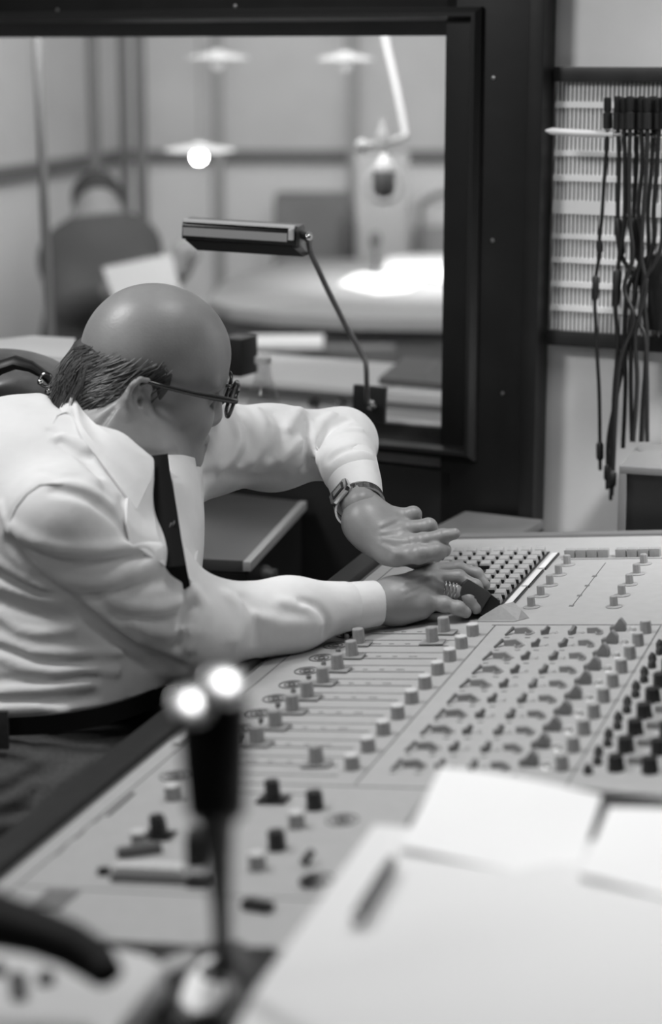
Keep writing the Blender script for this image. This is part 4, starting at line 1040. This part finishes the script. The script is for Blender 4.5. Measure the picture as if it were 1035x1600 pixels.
# ---- hair: shell round the back and sides plus strands
HS = SDF()
HS.ell(H(.017, 0, .054), (.0905, .0755, .078), HA)
HS.ell(H(-.014, 0, .030), (.058, .069, .056), HA, k=.02)
HS.cone(H(-.022, 0, .0), H(-.030, 0, -.055), .068, .069, k=.02)
for sg in (-1, 1): HS.ell(H(-.038, sg*.046, -.018), (.034, .034, .040), HA, k=.02)
ori = H(0, 0, 0)
def cap(q):        # keep hair below the bald line, behind the face, above the nape
    l = (q-ori)@np.array(HA).T
    top = l[:, 2]-(.047+.0*np.maximum(-l[:, 0]-.03, 0)*.6 + .005*np.sin(l[:, 0]*160))
    frt = l[:, 0]-(.030-.10*np.maximum(.0-l[:, 2]+.02, 0)*4)
    nape = -(l[:, 2]+.058)
    earc = .024-np.sqrt(((l[:, 0]+.006)/1.0)**2+((l[:, 2]+.004)/1.5)**2)
    return np.maximum.reduce([top, frt, nape, earc])*.8
HS.p.append((cap, .006, 'i'))
for sgn in (1, -1):
    for i in range(26):
        f0_ = .012-.0043*i; u0 = .050-.0012*(i % 7); fs = []
        for t in np.linspace(0, 1, 5): fs.append(H(f0_-.055*t, sgn*(.077*math.sqrt(max(0.02, 1-((f0_-.055*t-.012)/.098)**2))), u0-.075*t))
        HS.bump(fs, .0022 if i % 2 else -.0016, .0035)
v, f = HS.mesh(HO-.17, HO+.17, .0022); meshobj('hair', [(v, f)], M_hair, man)
rnd = random.Random(3); mb = MB(); nst = 0
HC = SDF(); HC.p = [p_ for p_ in HS.p if p_[2] == 'u']
def project(q, off):
    for _ in range(3):
        d = HC.ev(q[None])[0]; e = 1e-4
        gr = nrm([HC.ev((q+np.eye(3)[i]*e)[None])[0]-d for i in range(3)]); q = q-gr*(d-off)
    return q
def strands(n, mk, r=.0006):
    for _ in range(n):
        mb.tube(mk(), [r, r*1.1, r*.9, r*.8, r*.3], 4, caps=False)
def side_strand():
    f0_ = rnd.uniform(-.08, .028); u0 = rnd.uniform(.0, .056); sg = 1 if rnd.random() < .8 else -1; ang = rnd.uniform(.5, 1.1); L_n = rnd.uniform(.03, .065)
    out = []
    for t in (0, .25, .5, .75, 1):
        ff = f0_-L_n*t*math.cos(ang)*1.0; uu = u0-L_n*t*math.sin(ang)
        rr1 = .075*math.sqrt(max(.0, 1-((ff-.012)/.098)**2)); q = H(ff, sg*rr1, uu); out.append(project(q, .0010+.002*t*rnd.random()))
    return out
strands(260, side_strand)
def back_strand():
    r0 = rnd.uniform(-.05, .06); u0 = rnd.uniform(.0, .05); L_n = rnd.uniform(.03, .05); out = []; lift = rnd.uniform(.002, .014)
    for t in (0, .25, .5, .75, 1): out.append(project(H(-.085, r0+.01*t, u0-L_n*t), .001+lift*t*t))
    return out
strands(170, back_strand)
# grey locks curling off the back of the head
def curl():
    r0 = rnd.uniform(-.01, .05); u0 = rnd.uniform(.02, .045); b_ = project(H(-.09, r0, u0), .001)
    o_ = nrm(-hf*1.0-hu*.1+hr*rnd.uniform(-.2, .5)); return [b_, b_+o_*.006-hu*.008, b_+o_*.011-hu*.018, b_+o_*.010-hu*.030, b_+o_*.003-hu*.042]
strands(40, curl, .0005)
mb.build('hair_strands', mat('grey_strand', .09, .45, spec=.5), man)
mb = MB()
for sgn in (-1,):
    for i in range(14):
        r0 = -.070-rnd.random()*.006; q = H(rnd.uniform(.02, .05), r0, rnd.uniform(.02, .045)); mb.tube([q, q+(-hr*.008-hu*.004), q+(-hr*.012-hu*.016), q+(-hr*.008-hu*.028), q-hu*.034], [.0006]*5, 4, caps=False)
mb.build('side_curls', mat('grey_strand', .16), man)

# ---- glasses
mg = mat('glasses_frame', .02, .22, spec=.7, coat=.3)
gl = MB()
for sg in (-1, 1):
    c_ = H(.114, sg*.035, .012); X = nrm(hr+hf*(-.12*sg)); hu_ = nrm(hu+hf*.17); 
    MB().ring(c_, .0255, .0024, X=X, Y=hu_, sx=1.0, sy=.82, e=3.2, n=36).build('rim', mg, man)
    Zc = np.cross(X, hu_); pts_ = [c_+.0245*(abs(math.cos(a))**(2/3.2)*np.sign(math.cos(a))*X+.82*abs(math.sin(a))**(2/3.2)*np.sign(math.sin(a))*hu_) for a in np.linspace(0, 2*math.pi, 25)[:-1]]
    MB().prism([q-Zc*.0005 for q in pts_], Zc*.001).build('lens', MATS.get('lens_glass') or glass_mat('lens_glass', .16, .85), man)
    tp = [H(.113, sg*.061, .016), H(.104, sg*.0675, .017), H(.060, sg*.073, .020), H(.02, sg*.078, .025), H(-.002, sg*.081, .029), H(-.016, sg*.080, .020), H(-.026, sg*.076, .0)]
    MB().tube(tp, [.0040, .0042, .0032, .0028, .0025, .0020, .0016], 10).build('temple_arm', mg, man)
MB().tube([H(.115, -.011, .018), H(.119, 0, .021), H(.115, .011, .018)], .0025, 10).build('bridge', mg, man)

# ---- watch and rings
wa = nrm(P(567, 800, 2.465)-P(558, 768, 2.515)); wc = P(562, 789, 2.485)
Xw = nrm(np.cross(wa, [0, 1, 0])); Yw = np.cross(wa, Xw)
mw = mat('watch_steel', .6, .22, metal=1.)
mb = MB()
pts_ = [wc+wa*.000+.0315*(math.cos(a)*Xw+.86*math.sin(a)*Yw) for a in np.linspace(0, 2*math.pi, 45)[:-1]]
for i in range(44):
    q = pts_[i]; t_ = nrm(pts_[(i+1) % 44]-pts_[i-1]); n_ = np.cross(t_, wa)
    mb.box(q, (.0021, .0075, .0013), [t_, wa, n_])
mb.build('watch_bracelet', mw, man)
# case on the camera-left top of the wrist
cands = [(np.dot(q, q*0), q) for q in pts_]
tgt = ray(541, 785); dists = [np.linalg.norm(np.cross(q-CAM, nrm(tgt)))+.25*((q-CAM)@cF-2.4)**2 for q in pts_]
i0 = int(np.argmax([nrm(q-wc)@nrm([-.55, -.80, .30]) for q in pts_]))
q = pts_[i0]; n_ = nrm(q-wc); t_ = np.cross(wa, n_)
mb = MB().prism([q+n_*.001+t_*a*.0165+wa*b for a, b in ((-1, -.010), (-.7, -.0145), (.7, -.0145), (1, -.010), (1, .010), (.7, .0145), (-.7, .0145), (-1, .010))], n_*.006)
mb.build('watch_case', mw, man, bevel=.001)
MB().box(q+n_*.0073, (.0105, .0085, .0006), [t_, wa, n_]).build('watch_bezel', M_kblack, man)
MB().box(q+n_*.0081, (.0075, .0048, .0005), [t_, wa, n_]).build('watch_display', mat('lcd', .3, .2), man)
fa, fb_ = kn[2], P(716, 927, 2.436); fd = nrm(fb_-fa)
for t in (.50, .64, .78, .9): MB().ring(fa*(1-t)+fb_*t, .0112, .0011, fd).build('finger_ring', mat('ring_metal', .7, .25, metal=1.), man)

# ---- control lever he is holding (part of the desk)
inv = con.matrix_world.inverted()
def conpart(mb, name, m, bevel=0, parent=None, label=None):
    mb.v = [tuple(inv @ Vector(q)) for q in mb.v]; return cpart(mb, name, m, bevel, label, parent)
D = 2.425
mb = MB().prism([P(x, y, D) for x, y in ((712, 944), (724, 912), (733, 905), (764, 924), (768, 930), (752, 955), (735, 959))], cF*.038)
lv = conpart(mb, 'control_lever', mat('lever_grey', .045, .5), .002, label='dark angular hand lever held in the right hand')
mb = MB().prism([P(x, y, D+.003) for x, y in ((762, 924), (778, 936), (790, 956), (786, 963), (770, 967), (744, 958), (752, 952))], cF*.030)
conpart(mb, 'lever_nose', M_kblack, .0015, parent=lv)
mb = MB().prism([P(x, y, D-.001) for x, y in ((736, 930), (744, 934), (741, 941), (733, 937))], cF*.003)
conpart(mb, 'lever_slot', M_kblack, 0, parent=lv)

# ---- stool under him
stl = thing('stool', [PEL[0], PEL[1], 0], 'black swivel stool the man sits on', 'stool')
pz = PEL[2]-.16
MB().lathe([PEL[0], PEL[1], pz-.075], [(.17, 0), (.20, .01), (.205, .04), (.19, .06), (.05, .066)], n=32).build('seat', M_darker, stl)
MB().tube([[PEL[0], PEL[1], .06], [PEL[0], PEL[1], pz-.075]], .025, 14).build('column', M_chrome, stl)
for k_ in range(5):
    a = 2*math.pi*k_/5; MB().tube([[PEL[0], PEL[1], .07], [PEL[0]+.26*math.cos(a), PEL[1]+.26*math.sin(a), .03]], [.02, .013], 10).build('leg', M_darker, stl)
    MB().ball([PEL[0]+.26*math.cos(a), PEL[1]+.26*math.sin(a), .025], .025, 12).build('castor', M_darker, stl)

# ---- sitter in the studio, far behind the glass
S2 = SDF(); d2 = 6.7
pp_ = lambda x, y, d=d2: P(x, y, d)
S2.ell(pp_(152, 322), (.078, .085, .10)); S2.cone(pp_(152, 350), pp_(155, 380), .05, .06, k=.04)
S2.cone(pp_(112, 405), pp_(205, 385), .10, .09, k=.06); S2.cone(pp_(160, 410), pp_(165, 540), .17, .19, k=.06)
S2.cone(pp_(205, 395), pp_(235, 455, 6.5), .07, .05, k=.05); S2.cone(pp_(235, 455, 6.5), pp_(285, 420, 6.2), .045, .035, k=.03)
S2.cone(pp_(108, 410), pp_(115, 480, 6.5), .075, .055, k=.05); S2.cone(pp_(115, 480, 6.5), pp_(180, 455, 6.2), .05, .035, k=.03)
S2.ell(pp_(290, 395, 6.2), (.05, .04, .045), k=.02); S2.ell(pp_(186, 450, 6.15), (.05, .035, .04), k=.02)
b2 = pp_(165, 540); S2.cone(b2, [b2[0], b2[1], .02], .2, .22, k=.05)
for j in range(5): S2.cone(pp_(288, 392+5*j, 6.18), pp_(305, 386+6*j, 6.12), .009, .007, k=.004)
v, f = S2.mesh(np.array([-1.35, 5.9, 0]), np.array([-.2, 7.0, 1.35]), .014)
per2 = meshobj('person', [(v, f)], mat('far_skin', .25, .6)); c_ = b2*np.array([1, 1, 0])
per2.data.transform(Matrix.Translation(-Vector(c_))); per2.location = c_; WL[per2.name] = tuple(c_)
tag(per2, 'blurred seated person in dark clothes reading a sheet behind the glass', 'person')
S3 = SDF()
S3.cone(pp_(112, 405), pp_(205, 385), .108, .098, k=.06); S3.cone(pp_(160, 410), pp_(165, 540), .18, .20, k=.06)
S3.cone(pp_(205, 395), pp_(235, 455, 6.5), .078, .058, k=.05); S3.cone(pp_(235, 455, 6.5), pp_(270, 430, 6.28), .052, .044, k=.03)
S3.cone(pp_(108, 410), pp_(115, 480, 6.5), .083, .063, k=.05); S3.cone(pp_(115, 480, 6.5), pp_(165, 460, 6.25), .058, .044, k=.03)
S3.cone(b2, [b2[0], b2[1], .03], .215, .235, k=.05)
v, f = S3.mesh(np.array([-1.35, 5.9, 0]), np.array([-.2, 7.05, 1.35]), .016); meshobj('jacket', [(v, f)], mat('far_jacket', .07, .9), per2)
S4 = SDF(); S4.ell(pp_(152, 310), (.088, .094, .095)); S4.plane(pp_(152, 318, d2-.02), nrm([.2, -.75, -.6]))
v, f = S4.mesh(pp_(152, 310)-.14, pp_(152, 310)+.14, .012); meshobj('hair', [(v, f)], mat('far_hair', .03, .7), per2)
single(MB().prism([P(160, 418, 6.05), P(268, 396, 6.1), P(284, 462, 6.0), P(182, 478, 5.95)], cF*.004), 'paper_sheet', mat('far_paper', .42, .8), 'pale sheet held up by the person behind the glass', 'papers')
# ================================================================== out-of-focus foreground
# gooseneck microphone standing on a raised deck box near the lens
dk = .93
gx = P(338, 1540, 1.16); 
mic = thing('gooseneck_microphone', onz(350, 1545, .8605), 'black tapered gooseneck microphone, out of focus, rising in the left foreground', 'microphone')
base = np.array(WL[mic.name]); zz = 1.17
A_ = P(332, 1085, zz); B_ = P(338, 1262, zz)
dd_ = nrm(A_-B_); Lm = np.linalg.norm(A_-B_)
MB().lathe(B_-dd_*.01, [(.010, 0), (.0175, .006), (.0195, Lm*.5), (.0215, Lm+.004), (.019, Lm+.014), (.01, Lm+.02)], dd_, 32).build('mic_body', mat('mic_black', .006, .5), mic)
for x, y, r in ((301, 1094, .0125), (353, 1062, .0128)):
    q = P(x, y+5, zz-.024); nc = nrm(nrm(CAM-q)+nrm(np.array([.30, 1.25, 2.5])-q)); MB().lathe(q-nc*.004, [(r, 0), (r, .004), (r*.86, .0052), (r*.3, .0056)], nc, 28).build('highlight_disc', mat('highlight_metal', .8, .38, metal=1.), mic)  # polished discs added and angled to give the two highlights
MB().tube([B_+dd_*.0, P(342, 1340, 1.18), P(346, 1420, 1.20), P(348, 1500, 1.22), base+[0, 0, .03]], [.0115, .0085, .0062, .0058, .0075], 16).build('gooseneck', mat('neck', .05, .4), mic)
MB().lathe(base, [(.040, 0), (.041, .003), (.026, .008), (.012, .016), (.008, .02)], n=36).build('base', mat('base_black', .02, .35), mic)
zb_ = .8605+.006
MB().prism([onz(x, y, zb_) for x, y in ((280, 1576), (292, 1538), (320, 1508), (350, 1502), (358, 1526), (352, 1566), (332, 1594), (300, 1596))], Z3*.007).build('base_highlight', mat('highlight_white', .9), mic, bevel=.002)  # white piece in place of the bright highlight on the base
MB().prism([onz(x, y, zb_) for x, y in ((246, 1524), (262, 1508), (300, 1496), (310, 1502), (296, 1520), (262, 1534))], Z3*.007).build('base_highlight_grey', mat('highlight_grey', .4, .4), mic, bevel=.002)  # grey piece in place of the dimmer highlight on the base
MB().prism([onz(x, y, .8606) for x, y in ((236, 1530), (262, 1490), (380, 1480), (410, 1530), (390, 1610), (270, 1610))], Z3*.0058).build('foot_plate', mat('foot', .05, .4), mic, bevel=.002)
q = P(330, 1322, 1.35)
con_cl = MB().box(P(306, 1325, 1.40), (.007, .010, .013)); single(con_cl, 'microphone_clip', M_darker, 'small dark blurred clip beside the gooseneck stem', 'clip', bevel=.003)

# desk under papers
q0 = onz(600, 1330, dk)
dt = thing('script_desk', [.35, 1.05, 0], 'dark raised script desk carrying the white papers in the foreground', 'desk')
def pz(px, z): return [onz(x, y, z) for x, y in px]
tp_ = pz([(690, 1205), (1250, 1270), (1500, 1750), (240, 1760), (430, 1590)], dk)
MB().prism([q-[0, 0, .02] for q in tp_], [0, 0, .0195]).build('top', mat('script_top', .02, .5), dt, bevel=.001)
def deskfloor(q):
    l = np.array(con.matrix_world.inverted() @ Vector(q)); return (KO+KV*l[0]+KU*l[1])[2]+.001 if 0 < l[0] < V1 and U0 < l[1] < U1 else 0
for q in (tp_[0]+[.03, -.06, 0], tp_[1]+[-.03, -.04, 0], tp_[2]+[-.04, .04, 0], tp_[3]+[.1, .04, 0]): MB().tube([[q[0], q[1], deskfloor(q)], [q[0], q[1], dk-.02]], .014, 12).build('leg', M_darker, dt)
def sheetpx(px, z, th, name, label, group=None, m=mat('script_paper', .76, .85)): return single(MB().prism(pz(px, z), [0, 0, th]), name, m, label, 'papers', group)
sheetpx([(585, 1300), (1200, 1345), (1400, 1800), (330, 1700), (400, 1560)], dk+.0005, .006, 'script_pad', 'large white script pad filling the lower right foreground')
def curled(px4, z, lift, name, label):
    a, b, c, d = pz(px4, z); g = []
    for i in range(9):
        t = i/8; row = []
        for j in range(9):
            s_ = j/8; q = (a*(1-s_)+b*s_)*(1-t)+(d*(1-s_)+c*s_)*t; row.append(q+[0, 0, lift*(1-t)**2+.003*math.sin(3*s_+2*t)])
        g.append(row)
    mb = MB(); mb.sheet(g, .0016); return single(mb, name, M_paper, label, 'papers', 'loose sheets on the script pad')
curled([(688, 1218), (940, 1264), (895, 1372), (625, 1330)], dk+.008, .010, 'loose_sheet', 'loose white sheet with lifted far edge on the script pad, left of two')
curled([(952, 1278), (1240, 1300), (1220, 1440), (905, 1372)], dk+.008, .008, 'loose_sheet', 'loose white sheet on the script pad at the right picture edge')
mb = MB()
for i, (x, y) in enumerate([(800, 1312), (812, 1326)]):
    a = onz(x, y, dk+.0145); b = onz(x+105, y+12, dk+.0145); mb.box((a+b)/2+[0, 0, .0], (np.linalg.norm(b-a)/2, .0006, .0002), [nrm(b-a), np.cross(Z3, nrm(b-a)), Z3])
pa_, pb__ = onz(613, 1346, dk+.013), onz(560, 1432, dk+.013)
pen = thing('pen', pb__-[0, 0, .005], 'dark grey blurred pen lying at the left edge of the script pad', 'pen')
MB().tube([pa_, pa_*.7+pb__*.3, pb__], [.004, .0048, .0048], 12).build('barrel', mat('pen_grey', .13, .4), pen)
MB().tube([pb__, pb__+(pb__-pa_)*.12], [.0042, .0012], 12).build('nib', M_steel, pen)

# telephone at bottom left
tz = .86
ph = thing('telephone', onz(60, 1580, tz), 'pale telephone with black handset, blurred in the bottom left corner', 'telephone')
tb_ = pz([(-160, 1480), (60, 1508), (232, 1552), (262, 1568), (240, 1600), (150, 1720), (-260, 1700)], tz)
MB().prism([q+[0, 0, .0005] for q in tb_], [0, 0, .03]).build('body', mat('phone_ivory', .66, .4), ph, bevel=.006)
for x, y in ((-4, 1522), (28, 1538), (72, 1536), (30, 1560)):
    q = onz(x, y, tz+.03); MB().lathe(q, [(.006, -.001), (.006, .006), (.004, .008)], n=14).build('key', mat('phone_key', .10, .5), ph)
hs = [P(-60, 1418, 1.25), P(0, 1440, 1.25), P(60, 1456, 1.25), P(110, 1476, 1.25), P(148, 1500, 1.25), P(168, 1524, 1.24)]
MB().tube(hs, [.022, .021, .0185, .0175, .0165, .012], 16, flat=.8).build('handset', mat('handset_black', .008, .6, spec=.3), ph, )
tsup = tb_
ms = single(MB().prism([q*[1, 1, 0] for q in pz([(-200, 1490), (200, 1510), (250, 1478), (430, 1478), (440, 1800), (-300, 1780)], tz)], [0, 0, tz-.0005]), 'pedestal', M_darker, 'dark pedestal carrying the pale telephone', 'stand')

# ================================================================== light
def area(name, loc, size, power, target, spread=180, sy=None):
    l = bpy.data.lights.new(name, 'AREA'); l.energy = power; l.size = size; l.spread = math.radians(spread)
    if sy: l.shape = 'RECTANGLE'; l.size_y = sy
    o = bpy.data.objects.new(name, l); COL.objects.link(o); o.location = [float(q) for q in loc]
    o.rotation_euler = (Vector(target)-Vector(loc)).to_track_quat('-Z', 'Y').to_euler(); return o
area('ceiling_key', (-1.12, 2.15, 2.45), .4, 22, (-.25, 2.35, 1.1))
area('added_console_light', (.35, 2.25, 2.5), .35, 2.5, (.35, 2.2, .8), 75)  # added unseen lamp: brightens the console, narrow enough to spare the face
area('added_paper_light', (.30, 1.25, 2.5), .35, 2.5, (.30, 1.3, .9), 75)  # added unseen lamp over the papers and the near console
area('added_sleeve_fill', (-1.3, .5, 2.5), .6, 2.2, (-.3, 2.3, .95), 100)  # fill added near the camera to lift the near sleeve
area('added_wall_light', (1.3, 2.2, 2.45), .3, 8.5, (.84, 3.0, .8), 54)  # added narrow lamp out of view, brightens the right wall
area('studio_lights', (-.1, 4.6, 2.5), 1.6, 84, (.0, 8.4, 1.1), 170)
area('studio_ceiling', (.3, 6.6, 2.55), 2.0, 16, (.3, 6.6, 0))
area('studio_table_spot', (.35, 6.3, 1.9), .12, 6, (.36, 6.6, .75), 60)
w = bpy.data.worlds.new('World'); SC.world = w; w.use_nodes = True; w.node_tree.nodes['Background'].inputs[0].default_value = (1, 1, 1, 1); w.node_tree.nodes['Background'].inputs[1].default_value = .02

cam = bpy.data.cameras.new('camera'); co = bpy.data.objects.new('camera', cam); COL.objects.link(co)
co.location = (0, 0, CH); co.rotation_euler = (math.radians(90-13.1), 0, 0)
cam.sensor_fit = 'VERTICAL'; cam.sensor_height = 36; cam.lens = 36*F0/1600
cam.dof.use_dof = True; cam.dof.focus_distance = 2.52; cam.dof.aperture_fstop = 2.6
cam.clip_start = .05; SC.camera = co
SC.view_settings.view_transform = 'Standard'; SC.view_settings.look = 'None'; SC.view_settings.gamma = 1; SC.view_settings.use_curve_mapping = False
SC.view_settings.exposure = 0.0
SC.cycles.use_denoising = True
SC.cycles.max_bounces = 8; SC.cycles.transparent_max_bounces = 12; SC.cycles.sample_clamp_indirect = 6
